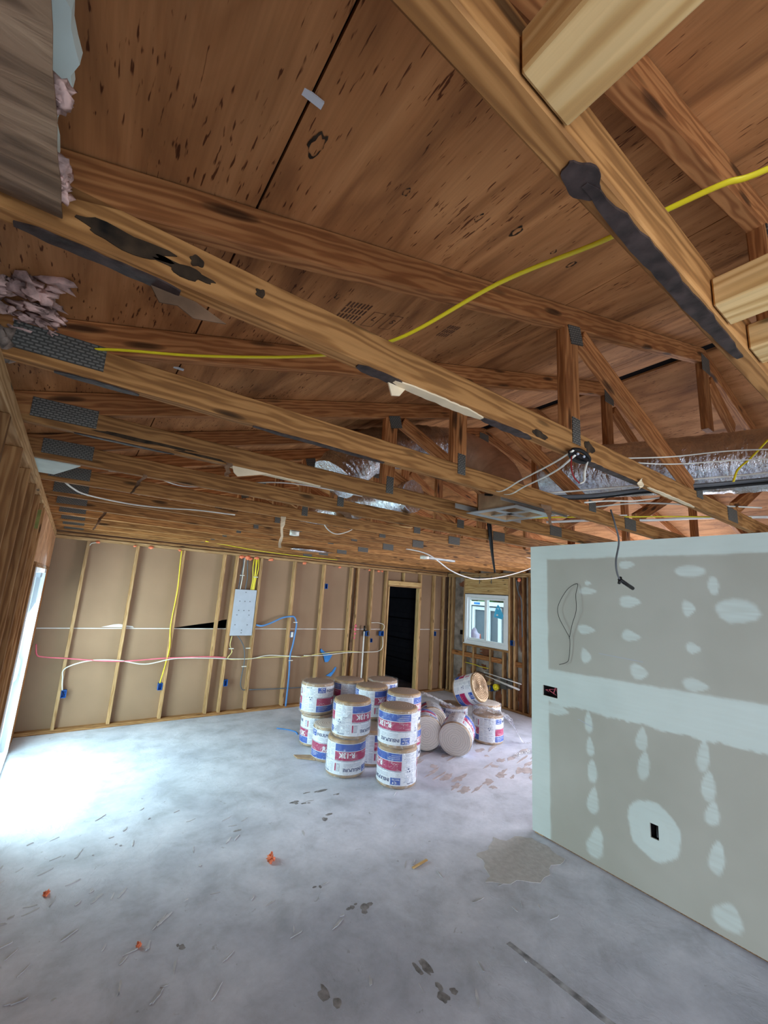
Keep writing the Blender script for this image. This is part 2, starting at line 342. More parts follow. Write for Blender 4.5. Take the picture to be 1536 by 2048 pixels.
# ------------------------------------------------------------ floor
fl = struct(MB().box((-1.2, -4.2, -0.12), (7.0, 10.4, 0)).build('floor', M['concrete']))
MB().prism([(x+.05*noise.noise(Vector((x*9, y*9, 0))), y+.05*noise.noise(Vector((x*9, y*9, 5))), 0) for k in range(6) for u in range(7) for x, y in [[a+(b-a)*u/7 for a, b in zip(((2.62,2.20),(2.95,2.02),(3.38,2.10),(3.40,2.38),(3.10,2.56),(2.80,2.44))[k], ((2.95,2.02),(3.38,2.10),(3.40,2.38),(3.10,2.56),(2.80,2.44),(2.62,2.20))[k])]]], (0,0,-0.002), (0,0,0.0035)).build('mortar_patch', M['mortar'], fl)
jb = MB(); n = 26
L_ = [(2.27-0.012+0.01*noise.noise(Vector((i*0.7, 0, 0)))+0.006*i, 2.85-i*0.105) for i in range(n)]
jb.prism([(x-0.008-0.0006*i, y, 0) for i, (x, y) in enumerate(L_) if y < 1.9]+[(x+0.008+0.0010*i+0.012*noise.noise(Vector((i, 3, 1))), y, 0) for i, (x, y) in reversed(list(enumerate(L_))) if y < 1.9], (0,0,-0.002), (0,0,0.0012)).build('slab_joint', M['joint_dark'], fl)
sb = MB(); random.seed(4)
for (x, y, rx, ry) in ((2.06,3.50,.05,.035),(1.34,3.66,.03,.015),(1.79,1.92,.03,.07),(1.80,1.78,.035,.05),(1.78,2.42,.06,.035),(1.70,2.50,.03,.02),(2.02,3.80,.04,.02),(2.15,3.95,.09,.03),(1.93,3.85,.05,.025),(2.3,3.8,.05,.02),(0.75,2.72,.02,.03),(1.60,2.75,.02,.02),(1.30,2.05,.03,.06)):
    for k in range(3):
        sb.prism([(p[0], p[1], 0) for p in blob_poly(x+random.uniform(-1,1)*rx, y+random.uniform(-1,1)*ry, rx*random.uniform(.3,.8), ry*random.uniform(.3,.8), 14, 0.25, random.random()*9)], (0,0,-0.002), (0,0,0.0006+k*.0004+random.random()*.0003))
o = sb.build('floor_smudge', M['smudge'], fl); o['kind'] = 'stuff'
sb = MB(); random.seed(9)
for i in range(46):
    x = random.uniform(3.5, 5.3); y = random.uniform(3.2, 4.3)-(x-3.5)*0.05
    sb.prism([(p[0], p[1], 0) for p in blob_poly(x, y, random.uniform(.03,.16), random.uniform(.01,.05), 26, 0.42, i, 0.3)], (0,0,-0.002), (0,0,0.0006+i*.00004))
o = sb.build('worn_brown_patches', M['wornbrown'], fl); o['kind'] = 'stuff'
sb = MB(); random.seed(5)
for i in range(110):
    x = random.uniform(-0.05, 2.9); y = random.uniform(1.3, 5.2) if x < 1.0 else random.uniform(1.6, 4)
    if random.random() < 0.55: x = random.uniform(-0.1, 0.75); y = random.uniform(2.2, 4.2)
    sb.prism([(p[0], p[1], 0) for p in blob_poly(x, y, random.uniform(.008,.05), random.uniform(.003,.008), 10, 0.5, i, random.uniform(-.3, 1.4))], (0,0,-0.001), (0,0,random.uniform(.002,.005)))
o = sb.build('plaster_crumbs', M['chipdust'], fl); o['kind'] = 'stuff'

# ------------------------------------------------------------ roof deck
rd = MB()
def panel(x0, x1, y0, y1):
    a = [(x0, ROOFZ(x0)), (x1, ROOFZ(x1))]
    pts = [(a[0][0], y0, a[0][1]), (a[1][0], y0, a[1][1]), (a[1][0], y1, a[1][1]), (a[0][0], y1, a[0][1])]
    rd.prism(pts, (0,0,0), (0,0,0.014))
seam = [-1.2, 0.180, 1.348, 2.516, 2.80]; gap = 0.0025
for i in range(len(seam)-1):
    off = 0.0 if i % 2 == 0 else 1.14
    ys = [-4.2]+[y for y in [0.8-2.28*3+off+2.28*k for k in range(8)] if -4 < y < 6.9]+[7.1]
    for a, b in zip(ys[:-1], ys[1:]): panel(seam[i]+gap, seam[i+1]-gap, a+gap, b-gap)
seam = [2.88, 4.05, 5.22, 6.39, 7.2]
for i in range(len(seam)-1):
    for a, b in zip([-4.2, -1.5, 0.8, 3.1, 5.4], [-1.5, 0.8, 3.1, 5.4, 7.1]): panel(seam[i]+gap, seam[i+1]-gap, a+gap, b-gap)
ce = struct(rd.build('ceiling', M['ply']))
dk = MB()
for (x0, x1) in ((-1.25, 2.84), (2.84, 7.25)):
    dk.prism([(x0, -4.25, ROOFZ(x0)+0.02), (x1, -4.25, ROOFZ(x1-1e-6 if x1 < 3 else x1)+0.02), (x1, 7.15, ROOFZ(x1)+0.02), (x0, 7.15, ROOFZ(x0)+0.02)], (0,0,0), (0,0,0.02))
dk.build('roofing_underlayment', M['void'], ce)
# faint inked stamps on the plywood underside
def stamp_text(txt, size, mat):
    cu_ = bpy.data.curves.new('t', 'FONT'); cu_.body = txt; cu_.size = size; cu_.offset = size*0.012
    ob = bpy.data.objects.new('t', cu_); C.objects.link(ob); dg = bpy.context.evaluated_depsgraph_get(); dg.update()
    me = bpy.data.meshes.new_from_object(ob.evaluated_get(dg)); bpy.data.objects.remove(ob)
    return me
def roof_xf(x, y, ang):
    s = math.atan(0.3); base = Matrix.Translation((x, y, ROOFZ(x)-0.0015)) @ Matrix.Rotation(-s, 4, 'Y') @ Matrix.Rotation(PI, 4, 'X') @ Matrix.Rotation(ang, 4, 'Z')
    return base
sb = MB(); s = math.atan(0.3)
def rquad(x0, y0, x1, y1):
    sb.quad([(x, y, ROOFZ(x)-0.0015) for x, y in ((x0,y0),(x1,y0),(x1,y1),(x0,y1))])
for i, (x, y, r) in enumerate(((.226, .601, .021), (.442, .616, .010), (.655, .603, .011), (.791, .594, .016), (.50, 1.02, .012), (1.1, .62, .014), (.979, .605, .009))):
    kb_ = MB(); q0 = blob_poly(x, y, r*.72, r*1.15, 24, .25, i); q1 = blob_poly(x, y, r*.55, r*.92, 24, .25, i+.3)
    for k in range(24):
        a, b_, c_, d_ = q0[k], q0[(k+1) % 24], q1[(k+1) % 24], q1[k]; kb_.quad([(p[0], p[1], ROOFZ(p[0])-.0014) for p in (a, b_, c_, d_)])
    kb_.build('plywood_knot', M['mould'], ce)
for bx in (0.66, 0.735):
    x0, x1, y0, y1 = bx, bx+0.045, 1.06, 1.15
    for a in ((x0,y0,x0+.002,y1),(x1,y0,x1+.002,y1),(x0,y0,x1,y0+.002),(x0,y1,x1,y1+.002)): rquad(*a)
for i in range(7):
    for k in range(4):
        rquad(0.55+i*0.013, 1.03+k*0.035, 0.556+i*0.013, 1.058+k*0.035)
for i in range(5):
    for k in range(3): rquad(1.00+i*0.012, 1.05+k*0.03, 1.006+i*0.012, 1.075+k*0.03)
sb.build('inked_grade_stamp', M['stamp'], ce)
for ch, x in (('L', 0.675), ('S', 0.752)):
    me = stamp_text(ch, 0.035, M['stamp']); me.materials.append(M['stamp']); o = bpy.data.objects.new('inked_letter', me); C.objects.link(o); o.parent = ce; o.matrix_basis = roof_xf(x, 1.11, -0.2)

# ------------------------------------------------------------ back wall, with doorway and dark garage beyond
up = slab('y', 6.862, 6.875, -0.45, 6.72, 1.240, 2.52, [(5.03, 5.80, 1.0, 2.07), (1.22, 1.985, 1.0, 1.372)])
up.prism([(1.22, 0, 1.240), (1.22, 0, 1.372), (1.985, 0, 1.372), (1.91, 0, 1.362), (1.84, 0, 1.335), (1.5, 0, 1.285)], (0, 6.862, 0), (0, 6.875, 0))
wb = struct(up.build('wall_back', M['brown']))
lo = slab('y', 6.862, 6.875, -0.45, 6.72, 0.0, 1.228, [(5.03, 5.80, -1, 1.3)]).build('lower_wallboard', M['brown'], wb)
MB().box((-0.45, 6.8605, 1.2265), (5.03, 6.866, 1.2375)).box((5.80, 6.8605, 1.2265), (6.72, 6.866, 1.2375)).build('gypsum_seam', M['seamwhite'], wb)
MB().prism([(0.36,0,1.25),(0.5,0,1.285),(0.56,0,1.29),(0.72,0,1.262),(0.74,0,1.245)], (0,6.858,0), (0,6.8615,0)).build('torn_paper_flap', M['seamwhite'], wb)
gb_ = [(-1.2, 0, 2.5), (7.0, 0, 2.5), (7.0, 0, ROOFZ(7.0)), (2.84, 0, ROOFZ(2.84)), (-1.2, 0, ROOFZ(-1.2))]
struct(MB().prism(gb_, (0, 6.90, 0), (0, 6.92, 0)).build('wall_gable', M['ply']))
struct(MB().prism(gb_, (0, -4.22, 0), (0, -4.20, 0)).build('wall_light_blocker', M['ply']))  # unseen gable behind the camera, added to cut light into the roof space
gr = MB()
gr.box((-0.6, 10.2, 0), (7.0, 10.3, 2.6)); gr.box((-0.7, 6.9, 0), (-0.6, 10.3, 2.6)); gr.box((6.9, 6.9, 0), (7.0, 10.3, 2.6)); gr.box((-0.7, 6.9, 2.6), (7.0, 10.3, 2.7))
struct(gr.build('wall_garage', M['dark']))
gd = empty('garage_door', (6.4, 8.6, 0), 'dark grey ribbed garage door seen through the black doorway', 'garage door')
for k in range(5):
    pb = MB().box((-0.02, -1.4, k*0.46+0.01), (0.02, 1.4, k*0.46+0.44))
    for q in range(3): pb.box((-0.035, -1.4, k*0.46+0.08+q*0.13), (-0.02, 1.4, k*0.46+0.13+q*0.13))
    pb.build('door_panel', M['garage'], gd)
MB().box((-0.03, -1.5, 0), (0.05, -1.42, 2.35)).box((-0.03, 1.42, 0), (0.05, 1.5, 2.35)).build('track', M['grey'], gd)

# studs of the back wall
bx = [0.044, 0.619, 1.216, 1.815, 2.008, 2.400, 2.999, 3.568, 4.148, 4.288, 4.622, 4.961, 5.850, 6.237, 6.52]
blab = ['pine wall stud nearest the sliding door end of the brown wall', 'second pine stud from the left corner of the brown wall', 'pine stud with a yellow cable running down its left side',
        'pine stud rising through the black torn gap in the brown board', 'pine stud on the left side of the grey breaker panel', 'pine stud on the right side of the grey breaker panel',
        'pine stud crossed by the blue conduit loop', 'pine stud with the high blue box on its right', 'pine stud left of the pink stained split', 'thin pine stud right of the dark split, smeared with pink',
        'pine stud with blue box and old hinge scars, left of the doorway', 'pine king stud on the left side of the dark doorway', 'pine king stud on the right side of the dark doorway', 'pine stud between doorway and far corner with small blue box', 'pine stud in the far corner beside the window wall']
for x, lb in zip(bx, blab):
    o = lumber('wall_stud', (x, 6.817, 0.04), (x, 6.817, 2.36), 0.038, 0.09, M['stud'], up=(0, 1, 0)); tagp(o, lb, 'stud', 'studs of the brown back wall')
o = lumber('trim_1', (-0.32, 6.817, 0.02), (5.03, 6.817, 0.02), 0.092, 0.04, M['oldstud']); struct(o)
o = lumber('trim_2', (5.8, 6.817, 0.02), (6.6, 6.817, 0.02), 0.092, 0.04, M['oldstud']); struct(o)
o = lumber('trim_3', (-0.32, 6.817, 2.380), (6.6, 6.817, 2.380), 0.092, 0.038, M['stud']); struct(o)
o = lumber('trim_4', (-0.32, 6.820, 2.425), (6.6, 6.820, 2.425), 0.09, 0.034, M['oldstud']); struct(o)
dr = struct(lumber('door_2', (5.013, 6.815, 0.0), (5.013, 6.815, 2.06), 0.034, 0.10, M['stud'], up=(0, 1, 0)))
def sub_l(name, p0, p1, w, h, mat, parent, up=(0, 0, 1)):
    o = lumber(name, p0, p1, w, h, mat, None, up); mw = o.matrix_basis.copy(); o.parent = parent; o.matrix_parent_inverse = parent.matrix_basis.inverted(); o.matrix_basis = parent.matrix_basis.inverted() @ mw
    o.matrix_parent_inverse = Matrix(); return o
sub_l('jack_stud', (5.812, 6.815, 0.0), (5.812, 6.815, 2.06), 0.034, 0.10, M['block'], dr, (0, 1, 0))
sub_l('header', (4.985, 6.80, 2.135), (5.83, 6.80, 2.135), 0.11, 0.085, M['block'], dr)
sub_l('header_plate', (4.985, 6.80, 2.078), (5.83, 6.80, 2.078), 0.12, 0.026, M['stud'], dr)
sub_l('cripple_stud', (5.40, 6.817, 2.18), (5.40, 6.817, 2.36), 0.03, 0.07, M['block'], dr, (0, 1, 0))

# breaker panel
pn = empty('breaker_panel', (2.20, 6.785, 1.49), 'light grey metal breaker panel cover set between two studs', 'electrical panel')
MB().box((-0.172, -0.012, -0.352), (0.172, -0.006, 0.352)).build('cover', M['grey'], pn, 0.002)
MB().box((-0.165, -0.006, -0.345), (0.165, 0.06, 0.345)).build('enclosure', M['greycable'], pn)
for (x, z) in ((0,.31),(-.08,.17),(.0,.17),(.08,.17),(-.08,.03),(0,.03),(.08,.03),(-.1,-.04),(.09,-.04),(-.11,-.19),(.08,-.19),(0,-.27),(0,-.31)):
    MB().box((x-.008, -.0135, z-.006), (x+.008, -.0115, z+.006)).build('knockout_slot', M['greycable'], pn)
# blue boxes
def bluebox(x, y, z, label, side=-1, w=0.055, h=0.09, axis='y', wires=True):
    t = empty('outlet_box', (x, y, z), label, 'outlet box', 'blue electrical boxes')
    b = MB(); d = 0.06; th = 0.004
    b.box((-w/2, d-th, -h/2), (w/2, d, h/2)); b.box((-w/2, 0, -h/2), (-w/2+th, d, h/2)); b.box((w/2-th, 0, -h/2), (w/2, d, h/2)); b.box((-w/2, 0, -h/2), (w/2, d, -h/2+th)); b.box((-w/2, 0, h/2-th), (w/2, d, h/2))
    b.build('box_shell', M['bluebox'], t)
    if wires: MB().tube(catmull([(-.012, .05, .02), (0, .012, .0), (.012, .03, -.02)], 5), 0.0035, 6).build('wire_ends', M['black'], t)
    if axis == 'x': t.rotation_euler = (0, 0, -PI/2)
    return t
bluebox(0.092, 6.765, 0.45, 'blue outlet box low on the first stud from the sliding door')
bluebox(1.168, 6.765, 0.46, 'bright blue outlet box under the yellow cable', wires=False)
bluebox(2.058, 6.765, 0.45, 'blue outlet box low between panel studs')
t = bluebox(3.047, 6.765, 1.15, 'blue switch box holding a white device beside the blue conduit', wires=False)
MB().box((-.018, -.008, -.04), (.02, .0, .04)).box((-.01, -.014, -.02), (.01, -.008, .02)).build('white_switch', M['white'], t)
bluebox(3.618, 6.765, 1.98, 'single blue box mounted high on a stud')
bluebox(4.575, 6.765, 1.16, 'blue switch box beside the thin white conduit', w=0.08)
bluebox(4.905, 6.765, 1.16, 'blue switch box just left of the dark doorway', w=0.08)
bluebox(4.69, 6.80, 1.03, 'small light blue box below the pair of switch boxes', w=0.05, h=0.07, wires=False)
bluebox(6.285, 6.765, 1.15, 'small blue box between the doorway and the far corner')

# wiring of the back wall
Y = 6.76
cable('cable', [(-0.28, 6.79, 1.05), (-0.25, Y, .93), (-.18, Y, .90), (0.01, Y, .88), (.61, Y, .82), (1.18, Y, .84), (1.72, Y, .84), (2.0, Y, .82)], 0.008, M['pink'], label='pink cable strung along the brown wall from the left corner', cat='cable')
cable('cable', [(0.07, Y, .50), (0.05, Y, .64), (0.06, Y, .76), (0.3, Y, .84), (0.62, Y, .83), (0.94, Y, .77), (1.3, Y, .83), (1.75, Y, .82), (2.05, Y, .80), (2.4, Y, .79), (2.65, Y, .83), (2.89, Y, .82), (3.25, Y, .79)], 0.0075, M['white'], label='white cable running along the wall beneath the pink one', cat='cable')
cable('cable', [(1.175, Y, 2.35), (1.185, Y, 2.1), (1.20, Y, 1.78), (1.18, Y, 1.3), (1.21, Y, 1.0), (1.19, Y, .76), (1.155, Y, .51)], 0.007, M['yellow'], label='yellow cable stapled down a stud to a bright blue box', cat='cable')
cable('cable', [(2.07, 6.79, 1.13), (2.05, Y, 1.0), (2.09, Y, .9), (2.05, Y, .80), (2.3, Y, .79), (2.62, Y, .80), (3.0, Y, .80), (3.3, Y, .79), (3.62, Y, .83), (4.13, Y, .855), (4.45, Y, .83)], 0.007, plain('pale_yellow_sheath', (220, 204, 132), 0.45), label='pale yellow cable passing along the wall behind the roll stacks', cat='cable')
cable('cable', [(3.3, Y, .81), (3.65, Y, .80), (4.1, Y, .83), (4.6, Y, .83), (4.84, Y, .84), (4.93, Y, .92), (4.92, Y, 1.1)], 0.007, M['white'], label='white cable curving up to the switch box beside the doorway', cat='cable')
cable('cable', [(4.64, Y, 1.36), (4.8, Y, 1.36), (4.92, Y, 1.33), (4.94, Y, 1.27), (4.91, Y, 1.22)], 0.005, M['white'], label='thin cream cable looping above the doorway switch box', cat='cable')
cable('conduit', [(2.43, 6.79, 1.30), (2.52, Y, 1.29), (2.66, Y, 1.335), (2.85, Y, 1.42), (2.99, 6.75, 1.445), (3.06, 6.75, 1.43), (3.11, Y, 1.32), (3.10, Y, 1.15), (3.08, Y, .98), (3.05, Y, .80), (3.065, Y, .5), (3.06, Y, .03)], 0.014, M['bluetube'], label='blue flexible conduit looping over a stud and down to the floor', cat='conduit')
cable('cable', [(2.15, 6.79, 1.14), (2.21, Y, 1.06), (2.27, Y, .95), (2.30, Y, .75), (2.28, Y, .46), (2.31, Y, .35), (2.36, Y, .33)], 0.008, M['greycable'], label='dark grey cable dropping below the breaker panel', cat='cable')
cable('conduit', [(2.43, Y, .33), (2.9, Y, .31), (3.4, Y, .30), (3.7, Y, .30)], 0.009, M['greycable'], label='grey conduit running low along the back wall', cat='conduit')
o = MB().tube([(4.50, 6.78, 0.03), (4.50, 6.78, 1.2)], 0.013, 10).build('conduit', M['pvc']); tagp(o, 'straight thin white conduit standing left of the switch box', 'conduit')
MB().tube([(4.50, 6.78, 1.2), (4.50, 6.78, 1.30)], 0.016, 10).build('dark_tip', M['black'], o)
for i, (xa, xb, m, lb) in enumerate([(2.10, 2.09, 'greycable', 'leftmost grey cable dropping into the top of the breaker panel'), (2.13, 2.12, 'white', 'white cable dropping into the top left of the breaker panel'), (2.17, 2.20, 'greycable', 'thick grey cable curving into the middle of the panel top'),
        (2.28, 2.29, 'yellow', 'leftmost yellow cable entering the panel top'), (2.305, 2.31, 'yellow', 'middle yellow cable entering the panel top'), (2.33, 2.325, 'yellow', 'thick yellow cable entering the panel top right'), (2.35, 2.34, 'yellow', 'rightmost yellow cable entering the panel top')]):
    cable('cable', [(xa, 6.80, 2.36), (xa+0.01*(-1)**i, 6.79, 2.2), (xb, 6.795, 2.02), (xb-0.01, 6.80, 1.83)], 0.009 if i in (2, 5) else 0.007, M[m], label=lb, cat='cable', group='cables feeding the breaker panel')
for (x, z, y, lb) in ((2.11, 2.06, 6.785, 'white plastic staple across the grey cables above the panel'), (2.33, 2.05, 6.785, 'white plastic staple across the yellow cables above the panel'), (2.07, .95, 6.75, 'white staple on the yellow cable left below the panel'), (2.33, .95, 6.75, 'white staple below the right corner of the panel'), (2.30, .68, 6.75, 'white staple on the grey cable lower down the stud'), (3.08, 1.35, 6.742, 'white strap over the blue conduit above its box'), (3.06, .74, 6.742, 'white strap over the blue conduit near the pale cables')):
    o = MB().box((x-.035, y-.008, z-.006), (x+.035, y+.004, z+.006)).tube([(x-.03, y-.008, z), (x-.03, y-.012, z)], .006, 8).build('cable_staple', M['white']); tagp(o, lb, 'cable staple', 'white cable staples')
for (pts, lb) in (([(3.66,.90),(3.74,.84),(3.80,.83),(3.90,.79),(3.86,.72),(3.82,.67),(3.76,.67),(3.72,.78),(3.65,.86)], 'torn blue tape stuck on the brown wall'), ([(3.80,.44),(3.92,.50),(3.98,.58),(4.0,.56),(3.97,.50),(3.9,.42)], 'blue tape strip peeling just above the left rolls')):
    o = MB().prism([(x, 0, z) for x, z in pts], (0, 6.845, 0), (0, 6.861, 0)).build('blue_tape', M['bluetape']); tagp(o, lb, 'tape')
o = MB()
for (x, z, r) in ((4.29, 1.30, .02), (4.285, 1.24, .024), (4.29, 1.16, .02), (4.28, 1.09, .018)): o.lump((x, 6.765, z), r, z*9, 0.5, 2, squash=(1, .4, 1.3))
o = o.build('pink_foam_streak', M['pink']); tagp(o, 'pink smear of foam on the split stud left of the doorway', 'foam')
MBs = MB().prism([(4.20,0,.95),(4.24,0,1.38),(4.255,0,2.1),(4.262,0,1.4),(4.262,0,.9),(4.23,0,.75)], (0,6.79,0), (0,6.80,0)); o = MBs.build('split_board_scrap', M['paperbrown']); tagp(o, 'dark splintered board strip between the two close studs', 'board')
for i, (x, z, r) in enumerate(((.14,2.352,.018),(.576,2.35,.016),(.773,2.352,.022),(1.151,2.352,.02),(2.06,2.35,.034),(2.16,2.35,.035),(2.20,2.33,.03),(2.30,2.352,.03),(2.547,2.348,.028),(3.153,2.348,.026),(3.858,2.34,.022),(4.521,2.34,.02),(4.733,2.34,.026),(4.82,2.34,.02))):
    names = ['beside the white cable in the left corner', 'at the top of the second stud', 'right of the second stud', 'at the top of the yellow cable', 'above the grey panel cables', 'between grey and yellow panel cables', 'hanging over the panel cables', 'above the yellow panel cables', 'just right of the panel bay', 'right of the conduit stud', 'above the high blue box bay', 'left of the doorway', 'over the switch box left of the doorway', 'at the corner of the doorway header']
    o = MB().lump((x, 6.765, z), r, i, 0.5, 2, squash=(1.3, .8, .8)).build('orange_foam_dab', M['orange']); tagp(o, 'orange fire foam dab on the top plate '+names[i], 'foam dab', 'orange foam dabs on the top plate')
cable('cable', [(0.06, Y, 2.30), (0.08, Y, 2.33), (0.14, Y, 2.35)], 0.005, M['white'], label='short white cable tail at the orange foam in the left corner', cat='cable')

# ------------------------------------------------------------ right wall with the small window
wr = struct(slab('x', 6.70, 6.72, -4.2, 6.9, 0.0, 2.60, [(5.20, 6.20, 1.06, 2.0), (0.9, 3.5, 0.3, 2.2)]).build('wall_right', M['sheet']))
rb = MB(); random.seed(3)
for (y, z, ry, rz) in ((6.40,2.22,.12,.05),(6.38,.35,.10,.12),(6.42,.15,.12,.14),(6.05,.42,.06,.3),(5.72,.92,.18,.07),(5.62,.62,.05,.05),(5.78,.63,.06,.05),(5.3,.50,.06,.05),(5.42,.12,.07,.15),(5.75,.25,.1,.2),(4.95,.2,.05,.2),(6.1,.8,.08,.05),(4.95,1.7,.04,.5)):
    rb.prism([(0, a, b) for a, b in blob_poly(y, z, ry, rz, 24, 0.45, y*3)], (6.6965, 0, 0), (6.7005, 0, 0))
rb.build('brown_board_stains', M['rust'], wr)
ry_ = [6.72, 6.63, 6.271, 5.130, 5.020, 4.833, 4.70, 4.2]
rl = ['pine corner stud where brown wall meets the window wall', 'second pine stud of the far corner pair', 'pine stud directly left of the white window', 'pine stud directly right of the white window', 'doubled pine stud right of the window with a blue box', 'weathered stud between window and drywall partition', 'last weathered stud seen beside the drywall partition edge', 'weathered stud hidden just behind the partition']
for y, lb in zip(ry_, rl):
    o = lumber('wall_stud', (6.655, y, 0.04), (6.655, y, 2.36), 0.036, 0.088, M['stud'] if y > 5 else M['oldstud'], up=(1, 0, 0)); tagp(o, lb, 'stud', 'studs of the window wall')
for y, lb in ((6.005, 'short cripple stud under the left part of the window'), (5.577, 'short cripple stud under the middle of the window'), (5.272, 'short cripple stud under the right part of the window')):
    o = lumber('cripple_stud', (6.655, y, 0.04), (6.655, y, 0.985), 0.036, 0.088, M['stud'], up=(1, 0, 0)); tagp(o, lb, 'stud', 'cripple studs under the window')
struct(lumber('trim_5', (6.655, 3.6, 0.02), (6.655, 6.77, 0.02), 0.09, 0.038, M['oldstud'])); struct(lumber('trim_6', (6.655, -4, 2.38), (6.655, 6.77, 2.38), 0.09, 0.038, M['stud'])); struct(lumber('trim_7', (6.655, -4, 2.42), (6.655, 6.77, 2.42), 0.09, 0.036, M['stud']))
o = lumber('window_header', (6.62, 5.15, 2.18), (6.62, 6.25, 2.18), 0.03, 0.30, M['block']); tagp(o, 'deep plywood header above the white window', 'header')
lumber('header_plate', (0, 0, 0), (1, 0, 0), .03, .036, M['oldstud']).matrix_basis = Matrix(); 
hp = [q for q in bpy.data.objects if q.name.startswith('header_plate')][-1]; bpy.data.objects.remove(hp)
o = lumber('window_sill_plate', (6.645, 5.15, 1.005), (6.645, 6.25, 1.005), 0.10, 0.036, M['oldstud']); tagp(o, 'rough timber sill plate under the white window', 'sill plate')
for (a, b, lb) in ((6.29, 6.60, 'horizontal blocking left of the window studs'), (6.02, 6.25, 'horizontal blocking under the left edge of the window'), (5.60, 5.98, 'horizontal blocking under the left half of the window'), (5.30, 5.55, 'horizontal blocking under the right half of the window'), (4.86, 5.0, 'horizontal blocking beside the drywall partition')):
    o = lumber('blocking', (6.635, a, 0.81), (6.635, b, 0.81), 0.036, 0.088, M['web'], up=(0, 0, 1)); tagp(o, lb, 'blocking', 'horizontal blocking below the window')
# window_1
wn = struct(slab('x', 6.60, 6.70, 5.155, 6.235, 1.035, 2.012, [(5.215, 6.175, 1.10, 1.95)]).build('window_1', M['vinyl']))
slab('x', 6.64, 6.68, 5.66, 6.17, 1.105, 1.945, [(5.71, 6.13, 1.15, 1.90)]).build('sash_frame', M['vinyl'], wn)
slab('x', 6.61, 6.65, 5.22, 5.72, 1.105, 1.945, [(5.26, 5.66, 1.14, 1.91)]).build('sash_frame', M['vinyl'], wn)
MB().box((6.658, 5.71, 1.15), (6.662, 6.13, 1.90)).build('window_pane', M['glass'], wn); MB().box((6.628, 5.26, 1.14), (6.632, 5.66, 1.91)).build('window_pane', M['glass'], wn)
MB().box((6.585, 5.14, 1.03), (6.60, 6.25, 1.045)).build('window_stool', M['vinyl'], wn)
st = MB().prism([(0, y, z) for y, z in ((5.50,1.60),(5.30,1.57),(5.27,1.64),(5.36,1.80),(5.40,1.84),(5.43,1.80),(5.47,1.72))], (6.622,0,0), (6.625,0,0)).build('window_sticker', M['sticker'])
tagp(st, 'tilted blue sticker tag on the right pane of the window', 'sticker')
MB().prism([(0, y, z) for y, z in ((5.44,1.63),(5.40,1.625),(5.39,1.655),(5.43,1.66))], (6.6205,0,0), (6.6225,0,0)).prism([(0, y, z) for y, z in ((5.41,1.76),(5.38,1.75),(5.38,1.765),(5.41,1.775))], (6.6205,0,0), (6.6225,0,0)).build('white_print', M['lwhite'], st)
# plumbing and wiring on the window wall
for (a, b, z0, z1, lb) in ((5.70, 4.86, .555, .50, 'upper white water pipe crossing the studs'), (5.44, 4.90, .47, .40, 'thick short white pipe at the far right'), (5.66, 5.12, .50, .43, 'middle white water pipe under the window')):
    o = MB().tube([(6.60, a, z0), (6.60, b, z1)], 0.018 if 'thick' in lb else 0.009, 10).build('water_pipe', M['pvc']); tagp(o, lb, 'pipe', 'white pipes under the window')
o = lumber('blocking', (6.63, 5.95, .50), (6.63, 5.50, .455), 0.03, .07, M['paperbrown']); tagp(o, 'dark old board nailed behind the pipes', 'board')
for i, (y, z, w) in enumerate(((5.24,.43,.14),(5.10,.46,.10))):
    o = MB().box((6.596, y-w/2, z-.09), (6.602, y+w/2, z+.09)).build('nail_plate', M['plate']); tagp(o, ('grey metal guard plate on the studs left of the pipe ends', 'grey metal guard plate right of the window cripples')[i], 'metal plate')
o = bluebox(6.60, 5.05, 1.17, 'blue switch box right of the white window', axis='x', w=.09); o = bluebox(6.60, 5.56, .29, 'blue box holding the round pipe end under the window', axis='x', w=.09)
o = bluebox(6.60, 6.33, 1.23, 'dark box on the stud left of the window', axis='x', w=.05)
for ch in o.children: ch.data = ch.data.copy(); ch.data.materials[0] = M['black']
o = MB().tube([(6.66, 5.57, .38), (6.57, 5.57, .38)], .035, 14).tube([(6.575, 5.57, .38), (6.565, 5.57, .38)], .022, 12).build('pipe_stub', M['block']); tagp(o, 'round open pipe stub above the low blue box', 'pipe')
o = MB().tube([(6.66, 5.42, .34), (6.585, 5.42, .34)], .055, 16).lump((6.585, 5.42, .34), .03, 3, .2).build('yellow_valve', M['yellow']); tagp(o, 'round yellow valve cap among the pipes', 'valve')
cable('cable', [(6.6, 6.2, .66), (6.6, 5.95, .655), (6.6, 5.8, .64), (6.6, 5.6, .64)], .006, M['yellow'], label='short yellow cable run below the window blocking', cat='cable')
cable('cable', [(6.62, 4.98, 2.33), (6.61, 4.93, 2.1), (6.61, 4.86, 1.95), (6.61, 4.85, 1.7), (6.61, 4.84, 1.3)], .012, M['greycable'], label='dark grey cable beside the window running down the weathered stud', cat='cable')
for y in (5.55, 5.85):
    o = MB().box((6.597, y-.006, 2.23), (6.603, y+.006, 2.38)).build('metal_strap', M['greycable']); tagp(o, 'thin metal strap over the window header, '+('right one' if y < 5.7 else 'left one'), 'strap')
o = MB().lump((6.60, 4.90, 2.31), .03, 2, .5).build('orange_foam_dab', M['orange']); tagp(o, 'orange foam dab high beside the drywall partition', 'foam dab')

